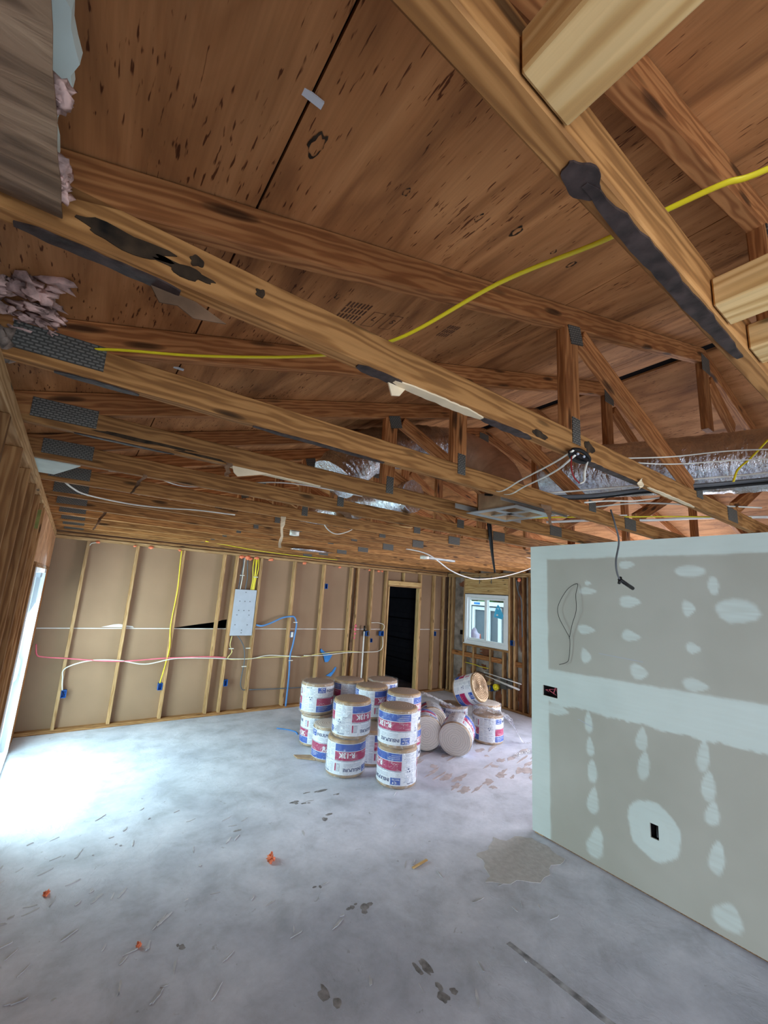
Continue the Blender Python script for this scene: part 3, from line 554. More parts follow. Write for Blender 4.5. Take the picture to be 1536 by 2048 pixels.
# outside the window
struct(MB().box((6.8, -8, -0.2), (30, 16, -0.1)).build('ground', M['ground']))
nb = empty('neighbour_house', (10.5, 8.4, 0), 'grey neighbouring wall with white door frame seen through the window', 'building')
MB().box((0, -7, -0.1), (0.2, 7, 1.74)).build('wall', M['neigh'], nb); MB().box((-0.15, -7, 1.74), (0.2, 7, 1.86)).build('fascia', M['vinyl'], nb)
MB().box((-0.05, 0.0, -0.1), (0, 0.12, 1.70)).box((-0.05, 1.05, -0.1), (0, 1.15, 1.70)).box((-0.05, 0.12, 1.60), (0, 1.05, 1.70)).build('door_frame', M['vinyl'], nb)
MB().box((-0.06, 0.42, -0.1), (-0.01, 0.50, 1.6)).build('downpipe', M['vinyl'], nb)
MB().box((-0.165, 0.75, 1.77), (-0.15, 0.98, 1.83)).build('blue_mark', M['bluetape'], nb)
hb = MB(); random.seed(2)
for i in range(40): hb.lump((12.6+random.uniform(-.4, .4), 2+i*0.28, 1.9+random.uniform(-.5, .9)), random.uniform(.5, .8), i, .5, 2)
tagp(hb.build('hedge', M['green']), 'green hedge above the neighbouring grey wall', 'hedge')
tagp(lumber('leaning_board', (7.4, 6.85, -0.1), (7.05, 6.50, 1.80), .02, .10, M['lav']), 'lavender sheet leaning outside at the left of the window', 'board')
tagp(MB().lump((7.3, 6.60, 1.02), .20, 5, .14, 3, squash=(.6, .6, 1.3)).build('plastic_bundle', M['lav']), 'lavender plastic bundle outside the window', 'bundle')
tagp(lumber('leaning_board', (9.9, 8.55, -0.1), (9.3, 8.2, 0.95), .02, .12, M['redboard']), 'reddish board leaning outside beyond the window', 'board')

# ------------------------------------------------------------ left wall, header and sliding door (built square, then turned with the wall)
def left(o): o.matrix_basis = LW @ o.matrix_basis; return o
wl = struct(left(slab('x', -0.115, -0.09, -4.2, 7.0, 0.0, 2.44, [(4.44, 6.24, 0.0, 1.955), (-3.1, -0.7, 0.2, 2.15)]).build('wall_left', M['lvl'])))
struct(left(lumber('trim_8', (-0.045, -4.2, 2.408), (-0.045, 6.95, 2.408), 0.09, 0.064, M['stud'])))
struct(left(lumber('trim_9', (-0.045, -4.2, 0.02), (-0.045, 4.2, 0.02), 0.09, 0.038, M['oldstud'])))
o = left(lumber('door_header', (-0.016, 3.98, 2.18), (-0.016, 6.80, 2.18), 0.032, 0.385, M['lvl'])); tagp(o, 'deep pale plywood header above the sliding door', 'header')
o = left(lumber('header_plate', (-0.03, 4.2, 1.968), (-0.03, 6.75, 1.968), 0.07, 0.034, M['oldstud'])); tagp(o, 'rough timber plate between header and sliding door', 'plate')
ly = [0.85, 1.26, 1.67, 2.10, 2.51, 2.92, 3.33, 3.71, 3.95, 4.28]
ll = ['brown stud at the left wall, nearest to the camera', 'second brown stud of the left wall counted from the camera', 'third brown stud of the left wall counted from the camera', 'wide brown stud at the left photo edge below the cleat plate', 'brown stud just beyond the wide leftmost one', 'third visible brown stud of the left wall', 'fourth visible brown stud of the left wall', 'left wall stud with a greenish mould patch at its top', 'dark stud just before the sliding door header', 'king stud holding the near side of the sliding door']
for y, lb in zip(ly, ll):
    o = left(lumber('wall_stud', (-0.045, y, 0.04), (-0.045, y, 2.376 if y < 3.97 else 1.95), 0.038, 0.09, M['oldstud'], up=(1, 0, 0))); tagp(o, lb, 'stud', 'studs of the left wall')
    if y == 3.71: left(MB().box((-0.088, 3.688, 2.2), (-0.003, 3.6905, 2.33)).build('mould_patch', plain('green_mould', (128, 132, 76), .9, var=.2))).parent = None
mp_ = [q for q in bpy.data.objects if q.name.startswith('mould_patch')][0]; st_ = [q for q in bpy.data.objects if q.get('label', '').startswith('left wall stud with a greenish')][0]
mp_.matrix_basis = st_.matrix_basis.inverted() @ mp_.matrix_basis; mp_.parent = st_
for y, lb in ((6.42, 'brown jack stud at the far side of the sliding door'), (6.62, 'brown corner stud between the sliding door and the brown wall'), (6.73, 'weathered stud in the left corner of the brown wall')):
    o = left(lumber('wall_stud', (-0.045, y, 0.0), (-0.045, y, 1.95), 0.04, 0.09, M['web'] if y < 6.7 else M['oldstud'], up=(1, 0, 0))); tagp(o, lb, 'stud', 'studs of the left wall')
dr = struct(left(slab('x', -0.20, 0.0, 4.44, 6.24, 0.0, 1.955, [(4.49, 6.19, 0.035, 1.91)]).build('door_1', M['vinyl'])))
def dl(o): o.parent = dr; return o
sl = dl(slab('x', -0.155, -0.115, 5.33, 6.185, 0.035, 1.905, [(5.43, 6.075, 0.13, 1.82)]).build('sliding_panel_frame', M['vinyl']))
dl(slab('x', -0.198, -0.160, 4.495, 5.43, 0.035, 1.905, [(4.58, 5.34, 0.12, 1.83)]).build('fixed_panel_frame', M['vinyl']))
MB().box((-0.138, 5.43, 0.13), (-0.132, 6.075, 1.82)).build('door_pane', M['glass'], sl); dl(MB().box((-0.182, 4.58, 0.12), (-0.176, 5.34, 1.83)).build('door_pane', M['glass']))
MB().tube(catmull([(-0.115, 6.13, 0.74), (-0.075, 6.13, 0.755), (-0.06, 6.13, 0.81), (-0.06, 6.13, 0.93), (-0.075, 6.13, 0.985), (-0.115, 6.13, 1.0)], 6), 0.010, 8).build('door_handle', M['vinyl'], sl)
MB().box((-0.115, 6.105, 0.68), (-0.110, 6.155, 1.06)).build('handle_plate', M['grey'], sl); MB().box((-0.1155, 6.10, 1.64), (-0.1140, 6.14, 1.76)).build('yellow_sticker', M['yellow'], sl)
MB().box((-0.11, 5.9, 1.86), (-0.03, 6.19, 1.908)).build('top_stop', M['grey'], dr); MB().box((-0.075, 6.183, 0.04), (-0.035, 6.19, 1.86)).build('weather_strip', M['grey'], dr)
struct(MB().box((-14, -8, -0.2), (-1.2, 16, -0.1)).build('ground', M['ground']))
# eave closure above the left wall
struct(MB().box((-0.95, -4.2, 2.2), (-0.92, 7.0, 2.36)).build('trim_10', M['ply']))
struct(MB().box((-0.95, -4.2, 2.18), (-0.36, 7.0, 2.20)).build('trim_11', M['lvl']))
o = MB().prism([(-0.30, 2.62, 2.455), (-0.08, 2.62, 2.455), (-0.20, 2.95, 2.452), (-0.30, 2.95, 2.452)], (0,0,0), (0,0,.02)).build('daylight_piece', M['foamboard']); tagp(o, 'small white piece standing for daylight in the eave beside the fourth cleat plate', 'daylight piece')  # white piece added to stand for daylight showing through the eave

# ------------------------------------------------------------ drywall partition on the right
wp = struct(slab('x', 3.485, 3.497, -3.6, 2.455, 0.014, 2.436, [(2.200, 2.338, 1.120, 1.205), (1.462, 1.515, 0.375, 0.465)]).build('wall_partition', M['drywall']))
MB().box((3.497, 2.36, 0), (3.60, 2.44, 2.43)).build('end_stud', M['stud'], wp); MB().box((3.50, -3.6, 0), (3.60, 2.36, 0.04)).build('bottom_plate', M['oldstud'], wp)
MB().box((3.50, -3.6, 2.40), (3.60, 2.36, 2.436)).build('top_plate', M['oldstud'], wp); MB().box((3.597, -3.6, 0.014), (3.61, 2.455, 2.436)).build('rear_wallboard', M['drywall'], wp)
BL = ((1.576,2.25,.068,.031),(1.906,2.034,.079,.030),(1.571,1.964,.075,.046),(1.929,1.719,.079,.036),(1.577,1.706,.073,.041),(1.937,1.503,.043,.056),(1.533,1.453,.064,.057),(1.165,2.196,.093,.045),(1.03,2.09,.034,.067),(1.185,1.936,.043,.054),(0.919,1.936,.125,.083),(1.174,1.669,.045,.033),(1.176,1.43,.083,.042),
      (1.932,1.015,.034,.090),(1.926,.825,.034,.074),(1.912,.658,.040,.086),(1.912,.451,.042,.099),(1.903,.173,.064,.12),(1.54,.998,.042,.086),(1.533,.823,.040,.1),(1.165,1.004,.038,.105),(1.151,.823,.040,.102),(1.141,.675,.040,.082),(1.133,.432,.042,.099),(1.106,.135,.075,.08),(2.20,1.03,.10,.045),(1.9,2.10,.03,.02))
def sstep(a, b, x):
    x = max(0.0, min(1.0, (x-a)/(b-a))); return x*x*(3-2*x)
def mud_at(y, z):
    n1 = noise.noise(Vector((y*9, z*9, 0))); n2 = noise.noise(Vector((y*34, z*34, 4))); n3 = noise.noise(Vector((y*5, z*70, 9)))
    m = sstep(2.272, 2.290, y+.006*n1)
    m = max(m, sstep(2.300, 2.318, z+.008*n1+.003*n2))
    top = 1.345+.045*(2.3-y)/1.5; low = 1.072+.02*(2.3-y)+.018*n1+.010*n2
    m = max(m, min(sstep(low-.005, low+.008, z), 1-sstep(top-.010, top+.012, z+.006*n1+.004*n2)))
    for i, (cy, cz, ry, rz) in enumerate(BL):
        if abs(y-cy) > ry*1.9 or abs(z-cz) > rz*1.7: continue
        dz = (z-cz)/rz; dy = (y-cy)/ry
        if 13 <= i <= 24: dy = dy+.35*dz if i > 15 else dy; dy /= max(.25, 1-.45*dz)      # teardrops, pointed at the top
        elif i not in (7, 8, 10): dy /= 1.0; dz /= max(.35, 1+.45*dy)                     # fan shaped knife strokes
        d = math.sqrt(dy*dy+dz*dz)+.20*n1+.10*n2
        m = max(m, (1-sstep(.78, 1.06, d))*(.82+.25*n3))
    d = math.sqrt(((y-1.495)/.172)**2+((z-.42)/.180)**2)+.10*n1+.04*n2
    m = max(m, 1-sstep(.93, 1.03, d))
    m = max(m, (1-sstep(.55, .75, d))*1.08)
    return max(0.0, min(1.0, m*(.95+.08*n3)))
fb = bmesh.new(); lay = fb.verts.layers.float.new('mud')
gy_ = sorted(set([round(.46+.0115*i, 4) for i in range(174)]+[2.200, 2.338, 1.462, 1.515, 2.455])); gz_ = sorted(set([round(.014+.0115*i, 4) for i in range(211)]+[1.120, 1.205, .375, .465, 2.436]))
G_ = {}
for a, y in enumerate(gy_):
    for b_, z in enumerate(gz_):
        v = fb.verts.new((3.4838, y, z)); v[lay] = mud_at(y, z); G_[a, b_] = v
for a in range(len(gy_)-1):
    for b_ in range(len(gz_)-1):
        y, z = (gy_[a]+gy_[a+1])/2, (gz_[b_]+gz_[b_+1])/2
        if (2.2 < y < 2.338 and 1.12 < z < 1.205) or (1.462 < y < 1.515 and .375 < z < .465): continue
        fb.faces.new((G_[a, b_], G_[a, b_+1], G_[a+1, b_+1], G_[a+1, b_]))
me = bpy.data.meshes.new('drywall_face'); fb.to_mesh(me); fb.free()
t = NT('taped_drywall_face', 0.9, 0, 0.1); at = t.add('ShaderNodeAttribute'); at.attribute_name = 'mud'; vv = t.coord(); nn = t.noise(vv, 1.6, 3)
paper = t.ramp(nn, [(0.35, lin((168, 166, 156))), (0.65, lin((178, 176, 167)))]); mudc = t.ramp(nn, [(0.35, lin((198, 208, 204))), (0.65, lin((208, 217, 213)))])
nb2 = t.noise(vv, 60, 3); t.bump(t.mix(0.25, at.outputs['Fac'], nb2), 0.25, 0.002)
me.materials.append(t.base(t.mix(at.outputs['Fac'], paper, mudc))); fo = bpy.data.objects.new('drywall_face', me); C.objects.link(fo); fo.parent = wp
for p_, (ya, za, yb, zb) in enumerate(((1.83, 1.545, 1.50, 1.53), (2.02, 1.005, 1.90, .975))):
    MB().prism([(0, ya, za), (0, yb, zb), (0, yb, zb-.003), (0, ya, za-.003)], (3.4828,0,0), (3.4836,0,0)).build('pencil_line', M['lgrey'], wp)
MB().box((3.552, 2.19, 1.11), (3.556, 2.348, 1.215)).box((3.497, 2.196, 1.116), (3.555, 2.199, 1.21)).box((3.497, 2.339, 1.116), (3.555, 2.342, 1.21)).build('recessed_box', M['void'], wp)
wi = MB(); random.seed(8)
for i in range(6):
    y0 = random.uniform(2.22, 2.32); wi.tube(catmull([(3.55, y0, random.uniform(1.13, 1.2)), (3.51, y0+random.uniform(-.03, .03), random.uniform(1.14, 1.19)), (3.525, y0+random.uniform(-.05, .05), random.uniform(1.13, 1.2))], 5), .0028, 6)
wi.build('bare_wires', M['pink'], wp)
MB().box((3.55, 1.44, .35), (3.556, 1.54, .49)).build('slot_backing', M['void'], wp); MB().tube(catmull([(3.54, 1.49, .46), (3.52, 1.485, .42), (3.50, 1.475, .385)], 5), .005, 6).tube(catmull([(3.54, 1.475, .45), (3.51, 1.47, .41), (3.50, 1.468, .39)], 5), .004, 6).build('slot_wires', M['greycable'], wp)
cable('bent_wire', [(3.455,2.16,1.405),(3.46,2.10,1.43),(3.465,2.075,1.47),(3.46,2.06,1.62),(3.455,2.09,1.69),(3.45,2.15,1.80),(3.45,2.155,1.90),(3.455,2.07,2.04),(3.475,1.987,2.092),(3.45,1.99,2.0),(3.44,1.985,1.87),(3.45,2.03,1.75),(3.46,2.065,1.63)], .0022, M['black'], label='thin black wire bent into a leaf shaped loop hanging on the drywall', cat='wire')
o = cable('hanging_cable', [(2.77,1.34,2.54),(2.755,1.31,2.44),(2.775,1.30,2.33),(2.725,1.30,2.20),(2.735,1.30,2.12),(2.78,1.30,2.07)], .0055, M['greycable'], label='grey cable dangling in front of the drywall with a black taped end', cat='cable')
MB().tube([(2.76, 1.30, 2.085), (2.93, 1.30, 2.04)], .012, 8).tube([(2.775, 1.30, 2.10), (2.75, 1.30, 2.06)], .009, 8).build('taped_end', M['black'], o)

# ------------------------------------------------------------ roof trusses
TW = 0.038
def slope_pts(x): return 2.535+0.3*x
def make_truss(detail=True, kp_z=2.53):
    t = empty('roof_truss', (0, 0, 0))
    o = lumber('bottom_chord', (-0.32, 0.019, 2.4845), (6.66, 0.019, 2.4845), TW, 0.089, M['chord'], t)
    # top chords
    d = Vector((1, 0, 0.3)).normalized(); nrm = Vector((-d.z, 0, d.x)); a = Vector((-0.95, 0.019, ROOFZ(-0.95)))-nrm*0.0465; b = Vector((2.835, 0.019, ROOFZ(2.835)))-nrm*0.0465
    lumber('top_chord', a, b, TW, 0.089, M['web'], t)
    d = Vector((1, 0, -0.24)).normalized(); nrm = Vector((-d.z, 0, d.x)); a = Vector((2.845, 0.019, ROOFZ(2.845)))-nrm*0.0465; b = Vector((7.0, 0.019, ROOFZ(7.0)))-nrm*0.0465
    lumber('top_chord', a, b, TW, 0.089, M['web'], t)
    lumber('web_post', (1.375, 0.019, 2.529), (1.375, 0.019, 2.535+0.3*1.375-.004), TW, 0.089, M['web'], t, up=(1, 0, 0))
    lumber('web_post', (4.29, 0.019, 2.529), (4.29, 0.019, 3.035), TW, 0.089, M['web'], t, up=(1, 0, 0))
    lumber('king_post', (2.84, 0.019, kp_z), (2.84, 0.019, 3.385), TW, 0.089, M['web'], t, up=(1, 0, 0))
    lumber('diagonal_web', (1.46, 0.019, 2.945), (2.50, 0.019, 2.548), TW, 0.076, M['web'], t)
    lumber('diagonal_web', (4.21, 0.019, 3.0), (3.18, 0.019, 2.548), TW, 0.076, M['web'], t)
    lumber('diagonal_web', (2.92, 0.019, 3.30), (3.9, 0.019, 2.548) if False else (3.3, 0.019, 3.1), TW, 0.07, M['web'], t)
    def plate(x, z, w, h, rot=0):
        o = MB().box((-w/2, -0.0035, -h/2), (w/2, 0.0, h/2)).build('gusset_plate', M['plate'], t); o.location = (x, 0, z); o.rotation_euler = (0, rot, 0)
    plate(-0.135, 2.50, 0.20, 0.072, -0.02); plate(1.40, 2.925, 0.085, 0.075, -.29); plate(1.385, 2.53, 0.05, 0.10); plate(2.84, 3.37, .12, .10); plate(3.06, 2.485, 0.16, 0.078); plate(2.56, 2.53, .08, .07)
    return t
tlab = ['nearest roof truss crossing the top right corner, smeared with dark glue', 'second roof truss from the camera, with long black glue stains on its chord', 'third roof truss from the camera, its cleat plate beside the pink insulation', 'fourth roof truss from the camera, with a mouldy line along its chord', 'fifth roof truss from the camera, above the small white daylight piece', 'sixth roof truss from the camera', 'seventh roof truss from the camera', 'eighth roof truss from the camera', 'ninth roof truss from the camera', 'tenth roof truss from the camera', 'eleventh roof truss, second from the brown wall', 'twelfth roof truss, closest to the brown back wall']
proto = make_truss(kp_z=2.53); proto_cut = make_truss(kp_z=2.955)
trusses = []
for k in range(12):
    src = proto_cut if k in (0, 1, 2) else proto
    t = copytree(src); t.location = (0, 0.212+0.57*k, 0); tagp(t, tlab[k], 'roof truss', 'roof trusses'); trusses.append(t)
for k, lb in ((-1, 'roof truss just behind the camera'), (-3, 'roof truss further behind the camera'), (-5, 'roof truss far behind the camera')):
    t = copytree(proto_cut); t.location = (0, 0.212+0.57*k, 0); tagp(t, lb, 'roof truss', 'roof trusses')
def kill(o):
    for ch in list(o.children): kill(ch)
    bpy.data.objects.remove(o)
kill(proto); kill(proto_cut)
# glue smears, mould and torn ceiling paper left on the chords
def strip_under(tr, x0, x1, y0, y1, mat, name='adhesive_smear', seed=0, th=.003, hang=0.0):
    n = 28; A = []; B = []
    for i in range(n+1):
        u = i/n; x = x0+(x1-x0)*u; e = min(1, 6*u, 6*(1-u))
        m = (y0+y1)/2; h = (y1-y0)/2*(.35+.65*e)
        A.append((x, m-h+.004*noise.noise(Vector((x*31, seed, 1)))+.005*noise.noise(Vector((x*7, seed, 3))), 0)); B.append((x, m+h+.004*noise.noise(Vector((x*31, seed, 7)))+.005*noise.noise(Vector((x*7, seed, 9))), 0))
    MB().prism(A+B[::-1], (0, 0, 2.4395-th), (0, 0, 2.4405)).build(name, mat, tr)
def side_blob(tr, x, z, rx, rz, mat, name, seed=0):
    MB().prism([(a, 0, b) for a, b in blob_poly(x, z, rx, rz, 30, .3, seed)], (0, -.0022, 0), (0, .001, 0)).build(name, mat, tr)
T = trusses
bpy.data.objects.remove([c for c in T[1].children if c.name.startswith('gusset_plate') and c.location.x < 0][0])
MB().prism([(x, y, 0) for x, y in blob_poly(.440, .019, .034, .0185, 30, .10, 2)], (0, 0, 2.4365), (0, 0, 2.4405)).build('adhesive_smear', M['smear'], T[0]); strip_under(T[0], .445, 1.05, .006, .030, M['smear'], seed=2, th=.004)
strip_under(T[1], -.17, .07, .012, .040, M['smear'], seed=3); strip_under(T[1], .46, .60, .004, .034, M['smear'], seed=4); strip_under(T[1], .57, .90, .002, .034, M['paper'], 'torn_ceiling_paper', 5, .004); strip_under(T[1], .89, 1.14, .004, .034, M['smear'], seed=6); strip_under(T[1], 1.42, 1.95, .004, .03, M['smear'], seed=16)
strip_under(T[2], -.14, .06, .01, .038, M['smear'], seed=7); strip_under(T[2], .40, .95, .006, .03, M['smear'], seed=8); strip_under(T[3], -.10, .25, .01, .03, M['smear'], seed=9)
strip_under(T[3], .48, .95, .004, .034, M['paper'], 'torn_ceiling_paper', 10, .004); strip_under(T[1], 1.98, 2.5, .0, .02, M['paper'], 'torn_ceiling_paper', 11, .003)
side_blob(T[1], -.02, 2.475, .07, .018, M['mould'], 'black_mould_patch', 1); side_blob(T[1], .07, 2.468, .05, .011, M['mould'], 'black_mould_patch', 2); side_blob(T[1], .085, 2.497, .011, .010, M['mould'], 'black_knot', 3)
side_blob(T[1], .21, 2.492, .010, .010, M['mould'], 'black_knot', 4); side_blob(T[1], 1.16, 2.455, .035, .012, M['mould'], 'black_knot', 5); side_blob(T[1], 1.47, 2.49, .03, .022, M['mould'], 'black_knot', 6)
side_blob(T[3], .12, 2.462, .18, .008, M['mould'], 'black_mould_patch', 7); side_blob(T[3], .36, 2.452, .10, .006, M['mould'], 'black_mould_patch', 8)
MB().prism([(.02,0,2.44),(.10,0,2.44),(.16,0,2.42),(.10,0,2.405),(.07,0,2.418),(.04,0,2.41)], (0,.036,0), (0,.039,0)).build('torn_brown_paper', M['paperbrown'], T[1])
MB().prism([(.49,0,2.44),(.66,0,2.44),(.62,0,2.425),(.57,0,2.41),(.52,0,2.395),(.50,0,2.41)], (0,-.003,0), (0,.0,0)).build('torn_ceiling_paper', M['paper'], T[3])
MB().prism([(.56,0,2.44),(.62,0,2.44),(.60,0,2.412),(.575,0,2.405)], (0,.03,0), (0,.034,0)).build('torn_ceiling_paper', M['paper'], T[1])
# hanging scraps
def scrap(name, x, y, z0, z1, w, mat, label, seed=0, lean=0.0):
    b = MB(); n = 8; pa = []; pb = []
    for i in range(n+1):
        u = i/n; z = z0+(z1-z0)*u; ww = w*(1-.5*u)*(1+.5*noise.noise(Vector((u*6, seed, 0)))); xx = x+lean*u+.01*noise.noise(Vector((u*4, seed, 5)))
        pa.append((xx-ww/2, y+.008*math.sin(u*6+seed), z)); pb.append((xx+ww/2, y-.008*math.sin(u*5+seed), z))
    for i in range(n):
        for f in ((pa[i], pb[i], pb[i+1], pa[i+1]),):
            b.prism(f, (0, -.001, 0), (0, .001, 0))
    return tagp(b.build(name, mat), label, 'paper scrap')
scrap('paper_scrap', 2.02, 1.325, 2.44, 2.335, .07, M['paperbrown'], 'curled brown paper scrap hanging from the third truss chord', 1, .05)
scrap('paper_scrap', 1.20, 3.03, 2.44, 2.20, .035, M['paper'], 'long pale strip hanging from a truss near the white ceiling box', 2)
scrap('paper_scrap', .47, 1.905, 2.445, 2.38, .03, M['paperbrown'], 'small brown scrap hanging under the fourth truss at left', 3)
scrap('paper_scrap', .20, 2.46, 2.44, 2.33, .02, M['paperbrown'], 'dark strip hanging diagonally under the fifth truss at left', 4, -.05)
scrap('paper_scrap', 1.87, .77, 2.45, 2.40, .03, M['paper'], 'tan torn tuft on the second truss chord right of the black bracket', 5, -.03)
scrap('paper_scrap', 0.10, 4.2, 2.44, 2.28, .025, M['paperbrown'], 'dark twisted strip near the left end of the brown wall', 6, -.06)
scrap('paper_scrap', 1.40, 2.46, 2.44, 2.40, .10, M['paperbrown'], 'flat brown scrap caught on the fifth truss chord', 7, .05)

# short blocks nailed to the nearest truss
for (x, lb) in ((.328, 'pale pine block at the top right, butted against the nearest truss'), (.875, 'pale pine block at the right photo edge against the nearest truss'), (1.075, 'lower pale pine block at the right photo edge, partly cut off')):
    o = lumber('pine_block', (x, .210, 2.468), (x, -.315, 2.468), .085, .056, M['block']); tagp(o, lb, 'wood block', 'pine blocks on the nearest truss')
    if x == .328: MB().lump((.0, .038, -.005), .012, 2, .5).build('splintered_end', M['block'], o)
for (x, y, z, lb) in ((.182, .528, ROOFZ(.182)-.004, 'small silver clip on the plywood seam near the top'), (.178, 1.63, ROOFZ(.178)-.004, 'small silver clip on the plywood seam beyond the third truss')):
    o = MB().box((x-.018, y-.006, z-.001), (x+.018, y+.006, z+.003)).build('seam_clip', plain('bright_clip', (206, 212, 220), .4)); o['label'] = lb; o['category'] = 'clip'

# ------------------------------------------------------------ insulation in the eave
ba = empty('insulation_batt', (-.5, .5, 2.47), 'kraft faced insulation batt lying between the first two trusses at top left', 'insulation')
b = MB(); n = 14
for i in range(n):
    for j in range(8):
        def P(i, j):
            y = -.24+.51*i/n; x = -.45+.84*j/8; return (x, y, -.014+.012*noise.noise(Vector((x*5, y*5, 1)))-.01*math.sin(PI*i/n)+.006*math.sin(y*55+x*9))
        f = b.quad([P(i, j), P(i, j+1), P(i+1, j+1), P(i+1, j)]); f.smooth = True
bmesh.ops.remove_doubles(b.bm, verts=b.bm.verts, dist=1e-5)
bmesh.ops.solidify(b.bm, geom=b.bm.faces[:], thickness=.004)
b.build('kraft_facing', M['oldkraft'], ba)
b = MB(); random.seed(6)
for i in range(26): b.lump((.27+random.uniform(-.5, .03), -.22+.47*i/26, .03+random.uniform(-.01, .01)), random.uniform(.03, .045), i, .4, 2)
b.build('glass_wool', M['fluff'], ba); b = MB()
for i in range(26):
    if i == 5: b.build('wool_tuft', M['fluff'], ba); b = MB()
    b.lump((.372+random.uniform(0, .018), (.19 if i > 4 else .08)+(.07 if i > 4 else .05)*(i%20)/20, .008+random.uniform(-.008, .014)), random.uniform(.006, .013), i+40, .7, 2)
b.build('glass_wool', M['fluff'], ba)
MB().box((.335, -.24, -.030), (.345, -.10, -.026)).build('red_print', M['redink'], ba).location = (-.03, .2, 0)
b = MB(); pts = [(-.60, .26), (-.13+0, .26)]+[(-.118+.012*noise.noise(Vector((i*.9, 0, 0)))+.012*math.sin(i*.5), .27+.02*i) for i in range(24)]+[(-.13, .76), (-.60, .76)]
b.prism([(x, y, 2.578+.3*x) for x, y in pts], (0,0,0), (0,0,.02)); tagp(b.build('foam_baffle', M['foamboard']), 'white foam baffle with ragged edge above the kraft faced batt', 'foam board')
b = MB(); random.seed(12)
for i in range(150):
    u = random.random(); x = -.50+.35*u; y = 1.29+random.uniform(-.20, .12)*(1-.4*u); z = 2.56+random.uniform(-.09, .07)*(1-.6*u)
    b.lump((x, y, z), random.uniform(.008, .026)*(1.2-.4*u), i, .9, 2, squash=(random.uniform(.8, 1.8), random.uniform(.5, 1), random.uniform(.4, .9)))
tagp(b.build('glass_wool_clump', M['fluff']), 'torn pink and grey glass wool bulging from the eave at left', 'insulation')
b = MB()
for i in range(30): b.lump((-.30+random.uniform(-.06, .05), 1.40+random.uniform(-.06, .06), 2.475+random.uniform(-.03, .02)), random.uniform(.01, .028), i, .5, 2)
tagp(b.build('glass_wool_clump', M['fluffgrey']), 'grey wool tuft under the pink clump at the left wall plate', 'insulation')

# ------------------------------------------------------------ loose cables in the roof space
cable('cable', [(-.30, 1.53, 2.50), (-.15, 1.43, 2.515), (-.034, 1.335, 2.528), (.2, 1.22, 2.55), (.45, 1.0, 2.553), (.57, .80, 2.556), (.63, .52, 2.575), (.67, .32, 2.556), (.69, .22, 2.556), (.70, .15, 2.55), (.72, .10, 2.548), (.76, -.1, 2.55), (.8, -.6, 2.54)], .0062, M['yellow'], flat=.5, n=10, label='long bright yellow cable lying across the nearest three trusses', cat='cable')
for i, (a, lb) in enumerate((([(1.80, .86, 2.545), (2.0, .70, 2.565), (2.2, .52, 2.60), (2.5, .25, 2.62)], 'upper of the two white cables crossing in front of the foil duct'), ([(1.86, .86, 2.545), (2.06, .72, 2.55), (2.26, .54, 2.575), (2.55, .27, 2.60)], 'lower of the two white cables crossing in front of the foil duct'),
        ([(1.30, .745, 2.425), (1.36, .86, 2.42), (1.50, 1.10, 2.432), (1.62, 1.32, 2.438), (1.72, 1.50, 2.54)], 'white cable running from the black bracket to the left'), ([(1.31, .745, 2.41), (1.40, .88, 2.40), (1.55, 1.12, 2.415), (1.68, 1.32, 2.434), (1.80, 1.55, 2.54)], 'second white cable just under the first from the black bracket'))):
    cable('cable', a, .0045, M['white'], n=8, flat=.6, label=lb, cat='cable')
br = empty('black_bracket', (1.36, .76, 2.425), 'oval black plastic bracket clipped under the second truss chord', 'bracket')
MB().tube(catmull([(-.055, 0, 0), (-.04, -.006, .012), (0, -.01, .016), (.045, -.006, .012), (.07, 0, 0), (.045, .006, -.012), (0, .01, -.016), (-.04, .006, -.012), (-.055, 0, 0)], 6), .007, 8).build('ring', M['black'], br)
MB().box((-.05, -.004, -.010), (.06, .004, .008)).build('backplate', M['black'], br); MB().lump((-.02, -.008, 0), .005, 1, .1).lump((.02, -.008, 0), .005, 2, .1).build('screws', M['grey'], br)
MB().tube(catmull([(-.045, 0, -.01), (-.05, 0, -.05), (-.035, 0, -.085), (.0, 0, -.10)], 6), .0025, 6).build('red_wire', M['redink'], br)
MB().tube(catmull([(.055, 0, -.01), (.035, 0, -.05), (.03, 0, -.085), (.005, 0, -.10)], 6), .005, 6, flat=.6).build('white_tail', M['white'], br)
